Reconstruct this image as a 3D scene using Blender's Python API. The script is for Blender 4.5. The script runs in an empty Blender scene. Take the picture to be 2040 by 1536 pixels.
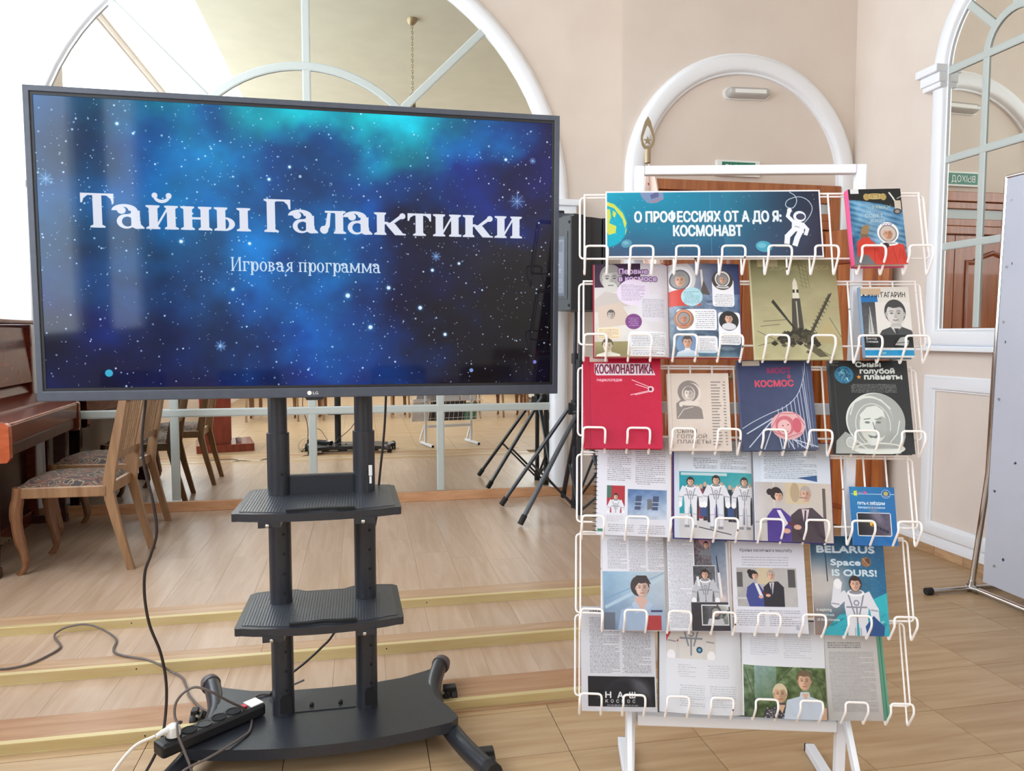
import bpy, math, random
import numpy as np
from mathutils import Matrix, Vector
PI = math.pi
random.seed(7); RNG = np.random.default_rng(7)
SC = bpy.context.scene
COL = SC.collection

def s2l(c):
    return tuple(((v/255.)/12.92 if v/255. <= .04045 else ((v/255.+.055)/1.055)**2.4) for v in c)

# ------------------------------------------------------------------ camera, sky, daylight, exposure
cam = bpy.data.cameras.new('camera'); camo = bpy.data.objects.new('camera', cam); COL.objects.link(camo)
cam.sensor_width = 36; cam.lens = 36*1499.6/2040; cam.clip_start = .05; cam.clip_end = 100
camo.location = (0, 0, 1.3); camo.rotation_euler = (math.radians(90-3.865), 0, math.radians(-11.35))
SC.camera = camo
w = bpy.data.worlds.new('sky'); SC.world = w; w.use_nodes = True
w.node_tree.nodes['Background'].inputs[0].default_value = (.86, .93, 1, 1)
w.node_tree.nodes['Background'].inputs[1].default_value = 5.0
SC.view_settings.view_transform = 'Standard'; SC.view_settings.look = 'None'
SC.view_settings.gamma = 1; SC.view_settings.use_curve_mapping = False
SC.view_settings.exposure = -0.25
SC.cycles.max_bounces = 10; SC.cycles.diffuse_bounces = 5; SC.cycles.glossy_bounces = 6
SC.cycles.caustics_reflective = False; SC.cycles.caustics_refractive = False
SC.cycles.sample_clamp_indirect = 6

def area(name, loc, rot, sx, sy, power, color=(1, 1, 1)):
    l = bpy.data.lights.new(name, 'AREA'); l.shape = 'RECTANGLE'; l.size = sx; l.size_y = sy
    l.energy = power; l.color = color
    o = bpy.data.objects.new(name, l); COL.objects.link(o); o.location = loc; o.rotation_euler = rot
    return o
# daylight entering through the windows of the left wall (y0, y1), plus fill from windows added on the right
XRW = 3.32
SILL, HEAD = 1.12, 4.34
LWIN = [(4.12, 5.34), (-1.15, 3.68), (-3.0, -1.70), (-5.0, -3.7)]
RWIN = []
DAY = (.79, .89, 1)
LP = [72, 84, 42, 7]
FILLWIN = [(-2.9, -1.6), (-4.9, -3.5)]  # right-wall windows added behind the camera to lift the ambient light
for i, (a, b) in enumerate(LWIN):
    area('window_daylight', (-2.50, (a+b)/2, (SILL+HEAD)/2), (0, -PI/2, 0), HEAD-SILL-.1, b-a-.1, LP[i], DAY)
for i, (a, b) in enumerate(FILLWIN):
    area('added_window_fill', (XRW+.08, (a+b)/2, (SILL+HEAD)/2), (0, PI/2, 0), HEAD-SILL-.1, b-a-.1, 44, DAY)
for i, (a, b) in enumerate(RWIN):
    area('rear_window_daylight', ((a+b)/2, -5.55, (SILL+HEAD)/2), (PI/2, 0, 0), b-a-.1, HEAD-SILL-.1, 150, DAY)

# ------------------------------------------------------------------ helpers: objects
def tag(o, label=None, cat=None, group=None, kind=None):
    if label: o['label'] = label
    if cat: o['category'] = cat
    if group: o['group'] = group
    if kind: o['kind'] = kind
    return o
def thing(name, label, cat, M=None, group=None):
    o = bpy.data.objects.new(name, None); COL.objects.link(o); o.empty_display_size = .05
    if M is not None: o.matrix_world = M
    return tag(o, label, cat, group)
def copy_tree(o, parent=None):
    c = o.copy(); COL.objects.link(c)
    if parent is not None: c.parent = parent
    for ch in [k for k in bpy.data.objects if k.parent is o]:
        copy_tree(ch, c)
    return c
T = Matrix.Translation
def Rz(a): return Matrix.Rotation(a, 4, 'Z')
def Rx(a): return Matrix.Rotation(a, 4, 'X')
def Ry(a): return Matrix.Rotation(a, 4, 'Y')

class MB:
    def __init__(s): s.v = []; s.f = []; s.m = []; s.uv = {}; s.sm = []
    def add(s, vs, fs, M=None, mi=0, smooth=False, uvs=None):
        n = len(s.v)
        s.v += [tuple(M @ Vector(p)) if M is not None else tuple(p) for p in vs]
        for k, f in enumerate(fs):
            if uvs is not None: s.uv[len(s.f)] = uvs[k]
            s.f.append([i+n for i in f]); s.m.append(mi); s.sm.append(smooth)
        return s
    def box(s, x0, x1, y0, y1, z0, z1, M=None, mi=0):
        return s.add([(x0,y0,z0),(x1,y0,z0),(x1,y1,z0),(x0,y1,z0),(x0,y0,z1),(x1,y0,z1),(x1,y1,z1),(x0,y1,z1)],
            [(0,3,2,1),(4,5,6,7),(0,1,5,4),(1,2,6,5),(2,3,7,6),(3,0,4,7)], M, mi)
    def prism(s, pts, a0, a1, plane='xy', M=None, mi=0, smooth=False, uvs=False):
        # closed polygon pts in plane, extruded along the third axis from a0 to a1
        n = len(pts)
        def P(p, a):
            return {'xy': (p[0], p[1], a), 'xz': (p[0], a, p[1]), 'yz': (a, p[0], p[1])}[plane]
        vs = [P(p, a0) for p in pts]+[P(p, a1) for p in pts]
        s.add(vs, [tuple(range(n-1, -1, -1)), tuple(range(n, 2*n))], M, mi)
        s.add(vs, [(i, (i+1) % n, n+(i+1) % n, n+i) for i in range(n)], M, mi, smooth)
        return s
    def lathe(s, prof, seg=24, M=None, mi=0, cap=True):
        n = len(prof); vs = []
        for k in range(seg):
            a = 2*PI*k/seg; vs += [(r*math.cos(a), r*math.sin(a), z) for r, z in prof]
        fs = [(k*n+i, ((k+1) % seg)*n+i, ((k+1) % seg)*n+i+1, k*n+i+1) for k in range(seg) for i in range(n-1)]
        s.add(vs, fs, M, mi, True)
        if cap:
            s.add(vs, [tuple(k*n for k in range(seg))[::-1], tuple(k*n+n-1 for k in range(seg))], M, mi)
        return s
    def tube(s, path, r, seg=8, closed=False, M=None, mi=0, ry=None, up=None):
        # ry: second radius (oval); r may be a list of radii
        P = [Vector(p) for p in path]; n = len(P); vs = []
        tn = []
        for i in range(n):
            if closed: t = (P[(i+1) % n]-P[i-1])
            else: t = (P[min(i+1, n-1)]-P[max(i-1, 0)])
            tn.append(t.normalized())
        u = Vector(up) if up is not None else (Vector((0, 0, 1)) if abs(tn[0].z) < .9 else Vector((1, 0, 0)))
        u = (u-tn[0]*u.dot(tn[0])).normalized()
        for i in range(n):
            u = (u-tn[i]*u.dot(tn[i]))
            u = u.normalized() if u.length > 1e-6 else Vector((1, 0, 0))
            v = tn[i].cross(u)
            rr = r[i] if isinstance(r, (list, tuple)) else r
            r2 = ry if ry is not None else rr
            for k in range(seg):
                a = 2*PI*k/seg; vs.append(P[i]+u*(rr*math.cos(a))+v*(r2*math.sin(a)))
        m = n if closed else n-1
        fs = [(i*seg+k, i*seg+(k+1) % seg, ((i+1) % n)*seg+(k+1) % seg, ((i+1) % n)*seg+k) for i in range(m) for k in range(seg)]
        s.add(vs, fs, M, mi, True)
        if not closed:
            s.add(vs, [tuple(range(seg))[::-1], tuple((n-1)*seg+k for k in range(seg))], M, mi)
        return s
    def sweep(s, path, prof, N, closed=False, M=None, mi=0, smooth=True):
        # profile points (a lateral in plane, b along N) swept along a planar path with mitred corners
        P = [Vector(p) for p in path]; N = Vector(N); n = len(P); m = len(prof); vs = []
        for i in range(n):
            d0 = (P[i]-P[i-1]) if (i > 0 or closed) else (P[1]-P[0])
            d1 = (P[(i+1) % n]-P[i]) if (i < n-1 or closed) else (P[-1]-P[-2])
            d0.normalize(); d1.normalize()
            l0 = N.cross(d0); l1 = N.cross(d1); L = (l0+l1).normalized(); k = 1/max(.3, L.dot(l0))
            for a, b in prof: vs.append(P[i]+L*(a*k)+N*b)
        mm = n if closed else n-1
        fs = [(i*m+k, ((i+1) % n)*m+k, ((i+1) % n)*m+k+1, i*m+k+1) for i in range(mm) for k in range(m-1)]
        fs = [f[::-1] for f in fs]
        s.add(vs, fs, M, mi, smooth)
        if not closed:
            s.add(vs, [tuple(range(m)), tuple((n-1)*m+k for k in range(m))[::-1]], M, mi)
        return s
    def build(s, name, mats, parent=None, bevel=0, label=None, sharp=35, seg=2, hide=None):
        me = bpy.data.meshes.new(name); me.from_pydata(s.v, [], s.f)
        if not isinstance(mats, (list, tuple)): mats = [mats]
        for m in mats: me.materials.append(m)
        me.polygons.foreach_set('material_index', s.m); me.polygons.foreach_set('use_smooth', s.sm)
        if s.uv:
            ul = me.uv_layers.new(name='UVMap')
            for fi, uv in s.uv.items():
                p = me.polygons[fi]
                for k, li in enumerate(p.loop_indices): ul.data[li].uv = uv[k]
        me.update(); me.validate()
        if any(s.sm): me.set_sharp_from_angle(angle=math.radians(sharp))
        o = bpy.data.objects.new(name, me); COL.objects.link(o)
        if parent is not None: o.parent = parent
        if bevel:
            b = o.modifiers.new('bevel', 'BEVEL'); b.width = bevel; b.segments = seg; b.limit_method = 'ANGLE'; b.angle_limit = math.radians(40)
        if label: o['label'] = label
        return o
def fillet(path, r, n=4, closed=False):
    P = [Vector(p) for p in path]; out = []; m = len(P)
    for i in range(m):
        if not closed and i in (0, m-1): out.append(P[i]); continue
        a, b, c = P[i-1], P[i], P[(i+1) % m]
        da, dc = (a-b), (c-b); rr = min(r, da.length*.45, dc.length*.45)
        p0 = b+da.normalized()*rr; p1 = b+dc.normalized()*rr
        for k in range(n+1):
            t = k/n; out.append(p0*(1-t)**2+b*2*t*(1-t)+p1*t*t)
    return out
def smoothpath(P, n=8):
    # Catmull-Rom
    P = [Vector(p) for p in P]; Q = [P[0]*2-P[1]]+P+[P[-1]*2-P[-2]]; out = []
    for i in range(1, len(Q)-2):
        for k in range(n):
            t = k/n; a, b, c, d = Q[i-1], Q[i], Q[i+1], Q[i+2]
            out.append(.5*((2*b)+(c-a)*t+(2*a-5*b+4*c-d)*t*t+(3*b-a-3*c+d)*t**3))
    out.append(P[-1]); return out
def arc(cx, cz, r, a0, a1, n):
    return [(cx+r*math.cos(a0+(a1-a0)*k/n), cz+r*math.sin(a0+(a1-a0)*k/n)) for k in range(n+1)]
def ngon(cx, cy, r, n=16, ry=None, ph=0):
    return [(cx+r*math.cos(2*PI*k/n+ph), cy+(ry or r)*math.sin(2*PI*k/n+ph)) for k in range(n)]

# ------------------------------------------------------------------ materials
def pm(name, c, rough=.5, metal=0, spec=.5, coat=0):
    m = bpy.data.materials.new(name); m.use_nodes = True
    b = m.node_tree.nodes['Principled BSDF']
    b.inputs['Base Color'].default_value = (*s2l(c), 1); b.inputs['Roughness'].default_value = rough
    b.inputs['Metallic'].default_value = metal; b.inputs['Specular IOR Level'].default_value = spec
    b.inputs['Coat Weight'].default_value = coat
    return m
def N_(m, t, **kw):
    n = m.node_tree.nodes.new(t)
    for k, v in kw.items(): setattr(n, k, v)
    return n
def L_(m, a, b): m.node_tree.links.new(a, b)
def noisy(name, c1, c2, scale=(1, 1, 1), ns=5, rough=.5, detail=4, lo=.35, hi=.65, bump=0, rnd=0, metal=0, spec=.5, coat=0, dist=0, rvar=0):
    m = pm(name, c1, rough, metal, spec, coat); b = m.node_tree.nodes['Principled BSDF']
    tc = N_(m, 'ShaderNodeTexCoord'); mp = N_(m, 'ShaderNodeMapping'); mp.inputs['Scale'].default_value = scale
    L_(m, tc.outputs['Object'], mp.inputs[0])
    vec = mp.outputs[0]
    oi = None
    if rnd:
        oi = N_(m, 'ShaderNodeObjectInfo'); ad = N_(m, 'ShaderNodeVectorMath', operation='ADD'); ml = N_(m, 'ShaderNodeMath', operation='MULTIPLY')
        ml.inputs[1].default_value = 50; L_(m, oi.outputs['Random'], ml.inputs[0])
        L_(m, vec, ad.inputs[0]); L_(m, ml.outputs[0], ad.inputs[1]); vec = ad.outputs[0]
    nz = N_(m, 'ShaderNodeTexNoise'); nz.inputs['Scale'].default_value = ns; nz.inputs['Detail'].default_value = detail
    nz.inputs['Distortion'].default_value = dist
    L_(m, vec, nz.inputs['Vector'])
    cr = N_(m, 'ShaderNodeValToRGB'); e = cr.color_ramp.elements
    e[0].position = lo; e[0].color = (*s2l(c1), 1); e[1].position = hi; e[1].color = (*s2l(c2), 1)
    L_(m, nz.outputs['Fac'], cr.inputs[0]); out = cr.outputs[0]
    if rnd:
        hs = N_(m, 'ShaderNodeHueSaturation'); mr = N_(m, 'ShaderNodeMapRange')
        mr.inputs[3].default_value = 1-rnd; mr.inputs[4].default_value = 1+rnd
        L_(m, oi.outputs['Random'], mr.inputs[0]); L_(m, mr.outputs[0], hs.inputs['Value']); L_(m, out, hs.inputs['Color']); out = hs.outputs[0]
    L_(m, out, b.inputs['Base Color'])
    if bump:
        bp = N_(m, 'ShaderNodeBump'); bp.inputs['Strength'].default_value = bump; bp.inputs['Distance'].default_value = .002
        L_(m, nz.outputs['Fac'], bp.inputs['Height']); L_(m, bp.outputs[0], b.inputs['Normal'])
    if rvar:
        mr = N_(m, 'ShaderNodeMapRange'); mr.inputs[3].default_value = rough-rvar; mr.inputs[4].default_value = rough+rvar
        L_(m, nz.outputs['Fac'], mr.inputs[0]); L_(m, mr.outputs[0], b.inputs['Roughness'])
    return m
M = {}
M['wall'] = noisy('peach_paint', (223, 211, 200), (219, 206, 195), ns=3, rough=.75, spec=.25)
M['trim'] = pm('white_gloss_paint', (236, 238, 242), .38, spec=.4)
M['ceil'] = pm('ceiling_white', (245, 245, 243), .8)
M['tan'] = noisy('ceiling_tan', (196, 190, 170), (191, 185, 165), ns=4, rough=.8)
M['mirror'] = pm('mirror_silver', (246, 247, 240), .0, 1)
M['muntin'] = pm('muntin_white', (186, 193, 189), .5)
M['tile'] = noisy('wood_look_tile', (190, 162, 127), (168, 136, 100), (.9, 9, 1), 2.6, .38, 5, .3, .72, rnd=.05, spec=.4, dist=.5)
M['grout'] = pm('grout', (112, 84, 60), .9)
M['lam'] = noisy('laminate_oak', (190, 164, 142), (172, 143, 117), (11, 1.0, 1), 2.2, .32, 6, .32, .7, rnd=.045, spec=.45, dist=.9)
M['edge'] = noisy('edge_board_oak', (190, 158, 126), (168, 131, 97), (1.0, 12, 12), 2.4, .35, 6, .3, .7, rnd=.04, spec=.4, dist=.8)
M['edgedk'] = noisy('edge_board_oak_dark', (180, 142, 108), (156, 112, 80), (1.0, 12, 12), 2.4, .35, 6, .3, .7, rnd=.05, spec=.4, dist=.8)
M['gold'] = noisy('anodised_gold', (212, 195, 148), (204, 184, 132), (1, 8, 8), 4, .42, metal=.2, spec=.5)
M['bbwood'] = noisy('baseboard_wood', (206, 158, 120), (190, 140, 100), (2, 10, 10), 3, .4)
M['bbtile'] = noisy('baseboard_tile', (196, 162, 126), (172, 134, 98), (9, 2, 9), 3, .45, rnd=.08)
M['door'] = noisy('varnished_door', (176, 106, 56), (150, 82, 38), (12, 12, 1.2), 2.6, .32, 5, rnd=.03, coat=.3, dist=.6)
M['doordk'] = noisy('varnished_door_dark', (150, 78, 40), (124, 58, 28), (12, 12, 1.2), 2.6, .3, 5, coat=.3)
M['strip'] = pm('transom_grey', (190, 200, 202), .4)
M['tvbez'] = noisy('tv_bezel', (72, 78, 90), (67, 73, 85), ns=40, rough=.35, spec=.5)
M['black'] = pm('black_plastic', (22, 22, 25), .45)
M['blackmat'] = noisy('black_powder_coat', (43, 46, 53), (38, 40, 46), ns=160, rough=.34, bump=.15, spec=.5)
M['rubber'] = pm('rubber', (24, 22, 23), .7)
M['chrome'] = pm('chrome', (215, 215, 215), .12, 1)
M['steel'] = pm('screw_steel', (190, 190, 190), .25, 1)
M['hole'] = pm('dark_hole', (6, 6, 7), .8)
M['capbrown'] = pm('grey_end_cap', (92, 82, 84), .5)
M['wplastic'] = pm('white_plastic', (235, 235, 232), .35)
M['redsw'] = pm('red_switch', (200, 30, 50), .3)
M['wcable'] = pm('white_cable', (226, 218, 208), .5)
M['bcable'] = pm('black_cable', (40, 30, 28), .5)
M['gcable'] = pm('grey_cable', (98, 88, 84), .5)
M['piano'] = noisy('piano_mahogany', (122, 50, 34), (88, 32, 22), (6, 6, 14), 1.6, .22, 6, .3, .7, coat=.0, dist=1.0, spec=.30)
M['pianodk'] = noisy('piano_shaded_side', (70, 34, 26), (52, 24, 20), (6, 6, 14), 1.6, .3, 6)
M['pianocheek'] = noisy('piano_cheek', (196, 98, 56), (176, 80, 44), (4, 4, 12), 3, .25, coat=.6)
M['chair'] = noisy('chair_beech', (160, 125, 92), (134, 100, 70), (10, 10, 1.2), 3, .4, 5, rnd=.04)
M['legdk'] = noisy('turned_leg_wood', (140, 98, 68), (112, 74, 48), (8, 8, 1.5), 3, .38, 5)
M['flagpole'] = pm('lacquered_pole', (150, 100, 60), .4)
M['bronze'] = pm('matt_bronze', (156, 138, 108), .4, .5)
M['paper'] = pm('paper_edge', (226, 220, 208), .7)
M['board'] = noisy('white_vinyl', (188, 191, 204), (182, 185, 198), ns=2, rough=.55)
M['smoke'] = pm('detector_white', (235, 235, 230), .5)
M['lampcov'] = pm('lamp_diffuser', (206, 202, 198), .25)
M['lampcov'].node_tree.nodes['Principled BSDF'].inputs['Transmission Weight'].default_value = .25
M['signgreen'] = pm('sign_green', (16, 116, 88), .35)
M['redwood'] = noisy('red_veneer', (140, 58, 44), (120, 44, 34), (8, 8, 1.5), 3, .3, coat=.3)
M['seatgrey'] = pm('cup_white', (235, 235, 235), .3)
def wire_paint():
    m = pm('white_wire_enamel', (232, 222, 216), .4); b = m.node_tree.nodes['Principled BSDF']
    tc = N_(m, 'ShaderNodeTexCoord'); nz = N_(m, 'ShaderNodeTexNoise'); nz.inputs['Scale'].default_value = 38; nz.inputs['Detail'].default_value = 2
    L_(m, tc.outputs['Object'], nz.inputs['Vector'])
    cr = N_(m, 'ShaderNodeValToRGB'); e = cr.color_ramp.elements
    e[0].position = .70; e[0].color = (*s2l((240, 235, 232)), 1); e[1].position = .73; e[1].color = (*s2l((88, 70, 60)), 1)
    L_(m, nz.outputs['Fac'], cr.inputs[0]); L_(m, cr.outputs[0], b.inputs['Base Color']); return m
M['wire'] = wire_paint()
M['frame'] = pm('white_powder_coat', (226, 228, 234), .4)
def brocade():
    m = pm('brocade_seat', (90, 80, 70), .8); b = m.node_tree.nodes['Principled BSDF']
    tc = N_(m, 'ShaderNodeTexCoord'); n1 = N_(m, 'ShaderNodeTexNoise'); n1.inputs['Scale'].default_value = 7; n1.inputs['Detail'].default_value = 1.5; n1.inputs['Distortion'].default_value = 2.2
    L_(m, tc.outputs['Object'], n1.inputs['Vector'])
    cr = N_(m, 'ShaderNodeValToRGB'); cr.color_ramp.interpolation = 'CONSTANT'; e = cr.color_ramp.elements
    e[0].position = 0; e[0].color = (*s2l((60, 52, 50)), 1); e[1].position = .42; e[1].color = (*s2l((142, 124, 98)), 1)
    for p, c in ((.455, (72, 62, 60)), (.5, (118, 78, 62)), (.55, (62, 54, 52)), (.6, (132, 120, 100)), (.65, (84, 70, 64))):
        x = e.new(p); x.color = (*s2l(c), 1)
    L_(m, n1.outputs['Fac'], cr.inputs[0]); L_(m, cr.outputs[0], b.inputs['Base Color']); return m
M['brocade'] = brocade()
def hexmat():
    # raised lozenge relief on the cart shelves
    m = pm('embossed_black_tray', (56, 59, 66), .32); b = m.node_tree.nodes['Principled BSDF']
    tc = N_(m, 'ShaderNodeTexCoord'); mp = N_(m, 'ShaderNodeMapping'); mp.inputs['Rotation'].default_value = (0, 0, PI/4); mp.inputs['Scale'].default_value = (84, 84, 84)
    L_(m, tc.outputs['Object'], mp.inputs[0]); sx = N_(m, 'ShaderNodeSeparateXYZ'); L_(m, mp.outputs[0], sx.inputs[0])
    a = N_(m, 'ShaderNodeMath', operation='SINE'); c = N_(m, 'ShaderNodeMath', operation='SINE'); q = N_(m, 'ShaderNodeMath', operation='MULTIPLY')
    for s_, n_ in (('X', a), ('Y', c)):
        k = N_(m, 'ShaderNodeMath', operation='MULTIPLY'); k.inputs[1].default_value = 6.283; L_(m, sx.outputs[s_], k.inputs[0]); L_(m, k.outputs[0], n_.inputs[0])
    L_(m, a.outputs[0], q.inputs[0]); L_(m, c.outputs[0], q.inputs[1])
    bp = N_(m, 'ShaderNodeBump'); bp.inputs['Strength'].default_value = .35; bp.inputs['Distance'].default_value = .0012
    L_(m, q.outputs[0], bp.inputs['Height']); L_(m, bp.outputs[0], b.inputs['Normal']); return m
M['hex'] = hexmat()
# ------------------------------------------------------------------ flat print: a small painter that fills pictures in memory
_gc = {}
def glyph_tris(s, off):
    # outline text (built-in typeface) -> triangles, in a unit box x 0..1, y in cap heights
    k = (s, off)
    if k in _gc: return _gc[k]
    cu = bpy.data.curves.new('t', 'FONT'); cu.body = s; cu.size = 1; cu.resolution_u = 3
    o = bpy.data.objects.new('t', cu); COL.objects.link(o)
    bpy.context.view_layer.update()
    me = bpy.data.meshes.new_from_object(o.evaluated_get(bpy.context.evaluated_depsgraph_get()))
    me.calc_loop_triangles()
    V = np.array([v.co[:2] for v in me.vertices]).reshape(-1, 2); F = np.array([t.vertices[:] for t in me.loop_triangles]).reshape(-1, 3)
    bpy.data.objects.remove(o); bpy.data.curves.remove(cu); bpy.data.meshes.remove(me)
    if len(V) == 0: _gc[k] = None; return None
    x0, x1 = V[:, 0].min(), V[:, 0].max(); V = V.copy(); V[:, 0] = (V[:, 0]-x0)/max(1e-6, x1-x0); V[:, 1] /= .73
    _gc[k] = V[F]; return _gc[k]
def fbm(h, w, sx, sy, oct=4, seed=0):
    r = np.random.default_rng(seed); out = np.zeros((h, w)); amp = 1; tot = 0
    for o in range(oct):
        gx, gy = int(sx*2**o)+2, int(sy*2**o)+2; g = r.random((gy, gx))
        xs = np.linspace(0, gx-1.001, w); ys = np.linspace(0, gy-1.001, h)
        xi = xs.astype(int); yi = ys.astype(int); fx = xs-xi; fy = ys-yi
        fx = fx*fx*(3-2*fx); fy = (fy*fy*(3-2*fy))[:, None]
        a = g[yi][:, xi]; b = g[yi][:, xi+1]; c = g[yi+1][:, xi]; d = g[yi+1][:, xi+1]
        out += amp*((a*(1-fx)+b*fx)*(1-fy)+(c*(1-fx)+d*fx)*fy); tot += amp; amp *= .5
    return out/tot
class Art:
    # coordinates: x 0..100 across, y downwards in the same unit
    def __init__(s, W, H, bg=(255, 255, 255)):
        s.w, s.h = W, H; s.u = W/100.; s.a = np.ones((H, W, 3))*np.array(bg)
    def _blend(s, x0, y0, mask, col, al=1.):
        h, w = mask.shape; m = (mask*al)[..., None]
        s.a[y0:y0+h, x0:x0+w] = s.a[y0:y0+h, x0:x0+w]*(1-m)+np.asarray(col, float)*m
    def _bb(s, x0, y0, x1, y1):
        return max(0, int(x0)-1), max(0, int(y0)-1), min(s.w, int(x1)+2), min(s.h, int(y1)+2)
    def poly(s, pts, col, al=1., unit=True):
        P = np.array(pts, float)*(s.u if unit else 1)
        x0, y0, x1, y1 = s._bb(P[:, 0].min(), P[:, 1].min(), P[:, 0].max(), P[:, 1].max())
        if x1 <= x0 or y1 <= y0: return
        SS = 3; xs = x0+(np.arange((x1-x0)*SS)+.5)/SS; ys = y0+(np.arange((y1-y0)*SS)+.5)/SS
        ins = np.zeros((len(ys), len(xs)), bool); Y = ys[:, None]; n = len(P)
        for i in range(n):
            ax, ay = P[i]; bx, by = P[(i+1) % n]
            if ay == by: continue
            c = (ay > Y) != (by > Y); xc = ax+(Y-ay)*(bx-ax)/(by-ay)
            ins ^= c & (xs[None, :] < xc)
        s._blend(x0, y0, ins.reshape(y1-y0, SS, x1-x0, SS).mean((1, 3)), col, al)
    def rect(s, x0, y0, x1, y1, col, al=1.): s.poly([(x0, y0), (x1, y0), (x1, y1), (x0, y1)], col, al)
    def rrect(s, x0, y0, x1, y1, r, col, al=1.):
        p = []
        for cx, cy, a in ((x1-r, y0+r, -90), (x1-r, y1-r, 0), (x0+r, y1-r, 90), (x0+r, y0+r, 180)):
            p += [(cx+r*math.cos(math.radians(a+t)), cy+r*math.sin(math.radians(a+t))) for t in (0, 30, 60, 90)]
        s.poly(p, col, al)
    def ell(s, cx, cy, rx, ry=None, col=(0, 0, 0), al=1., rot=0, soft=0):
        ry = ry or rx; u = s.u; cx, cy, rx, ry = cx*u, cy*u, rx*u, ry*u; R = max(rx, ry)*(1+soft)
        x0, y0, x1, y1 = s._bb(cx-R, cy-R, cx+R, cy+R)
        if x1 <= x0 or y1 <= y0: return
        X, Y = np.meshgrid(np.arange(x0, x1)+.5-cx, np.arange(y0, y1)+.5-cy)
        c, n = math.cos(math.radians(rot)), math.sin(math.radians(rot)); A = (X*c+Y*n)/rx; B = (-X*n+Y*c)/ry
        d = np.sqrt(A*A+B*B); e = max(soft, 1.2/min(rx, ry))
        s._blend(x0, y0, np.clip((1+e/2-d)/e, 0, 1), col, al)
    def line(s, pts, wd, col, al=1.):
        for a, b in zip(pts[:-1], pts[1:]):
            dx, dy = b[0]-a[0], b[1]-a[1]; L = math.hypot(dx, dy) or 1; nx, ny = -dy/L*wd/2, dx/L*wd/2; ex, ey = dx/L*wd*.3, dy/L*wd*.3
            s.poly([(a[0]+nx-ex, a[1]+ny-ey), (b[0]+nx+ex, b[1]+ny+ey), (b[0]-nx+ex, b[1]-ny+ey), (a[0]-nx-ex, a[1]-ny-ey)], col, al)
    def grad(s, x0, y0, x1, y1, c00, c10, c01, c11, noise=0, seed=1, sc=6, al=1.):
        u = s.u; X0, Y0, X1, Y1 = [int(round(v*u)) for v in (x0, y0, x1, y1)]; X1 = min(X1, s.w); Y1 = min(Y1, s.h); X0 = max(X0, 0); Y0 = max(Y0, 0)
        h, w = Y1-Y0, X1-X0
        if h < 1 or w < 1: return
        fx = np.linspace(0, 1, w)[None, :, None]; fy = np.linspace(0, 1, h)[:, None, None]
        c = (np.array(c00)*(1-fx)+np.array(c10)*fx)*(1-fy)+(np.array(c01)*(1-fx)+np.array(c11)*fx)*fy
        if noise: c = c+(fbm(h, w, sc, sc*h/w+1, 5, seed)[..., None]-.5)*2*noise
        s.a[Y0:Y1, X0:X1] = s.a[Y0:Y1, X0:X1]*(1-al)+np.clip(c, 0, 255)*al
    def tris(s, P, col, al=1., fat=0):
        # P: triangles in pixels, filled together with 3x3 samples
        x0, y0, x1, y1 = s._bb(P[..., 0].min()-fat-1, P[..., 1].min()-fat-1, P[..., 0].max()+fat+1, P[..., 1].max()+fat+1)
        if x1 <= x0 or y1 <= y0: return
        SS = 3; m = np.zeros(((y1-y0)*SS, (x1-x0)*SS), bool); Q = (P-np.array([x0, y0]))*SS
        for t in Q:
            a0, b0 = np.floor(t.min(0)).astype(int); a1, b1 = np.ceil(t.max(0)).astype(int)+1
            a0 = max(a0, 0); b0 = max(b0, 0); a1 = min(a1, m.shape[1]); b1 = min(b1, m.shape[0])
            if a1 <= a0 or b1 <= b0: continue
            X = np.arange(a0, a1)[None, :]+.5; Y = np.arange(b0, b1)[:, None]+.5
            (ax, ay), (bx, by), (cx, cy) = t
            w0 = (bx-ax)*(Y-ay)-(by-ay)*(X-ax); w1 = (cx-bx)*(Y-by)-(cy-by)*(X-bx); w2 = (ax-cx)*(Y-cy)-(ay-cy)*(X-cx)
            m[b0:b1, a0:a1] |= ((w0 >= 0) & (w1 >= 0) & (w2 >= 0)) | ((w0 <= 0) & (w1 <= 0) & (w2 <= 0))
        k = int(round(fat*SS))
        if k > 0:      # bolder strokes: widen the filled mask
            src = m.copy()
            for dx, dy in [(k, 0), (-k, 0), (0, k), (0, -k)]+[(int(round(.7*k*a)), int(round(.7*k*b))) for a in (1, -1) for b in (1, -1)]:
                t = np.zeros_like(src); H_, W_ = src.shape
                t[max(0, dy):H_+min(0, dy), max(0, dx):W_+min(0, dx)] = src[max(0, -dy):H_+min(0, -dy), max(0, -dx):W_+min(0, -dx)]; m |= t
            if k > 2:
                k2 = k//2
                for dx, dy in ((k2, 0), (-k2, 0), (0, k2), (0, -k2)):
                    t = np.zeros_like(src); t[max(0, dy):H_+min(0, dy), max(0, dx):W_+min(0, dx)] = src[max(0, -dy):H_+min(0, -dy), max(0, -dx):W_+min(0, -dx)]; m |= t
        s._blend(x0, y0, m.reshape(y1-y0, SS, x1-x0, SS).mean((1, 3)), col, al)
    def text(s, t, x0, x1, yb, h, col, off=0., al=1., slope=0., shear=0.):
        g = glyph_tris(t, 0)
        if g is None: return
        P = g.copy(); y = g[..., 1]
        P[..., 0] = (x0+g[..., 0]*(x1-x0)+y*h*shear)*s.u
        P[..., 1] = (yb-y*h+slope*(g[..., 0])*(x1-x0))*s.u
        s.tris(P, col, al, off*h*s.u*1.5)
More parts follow.
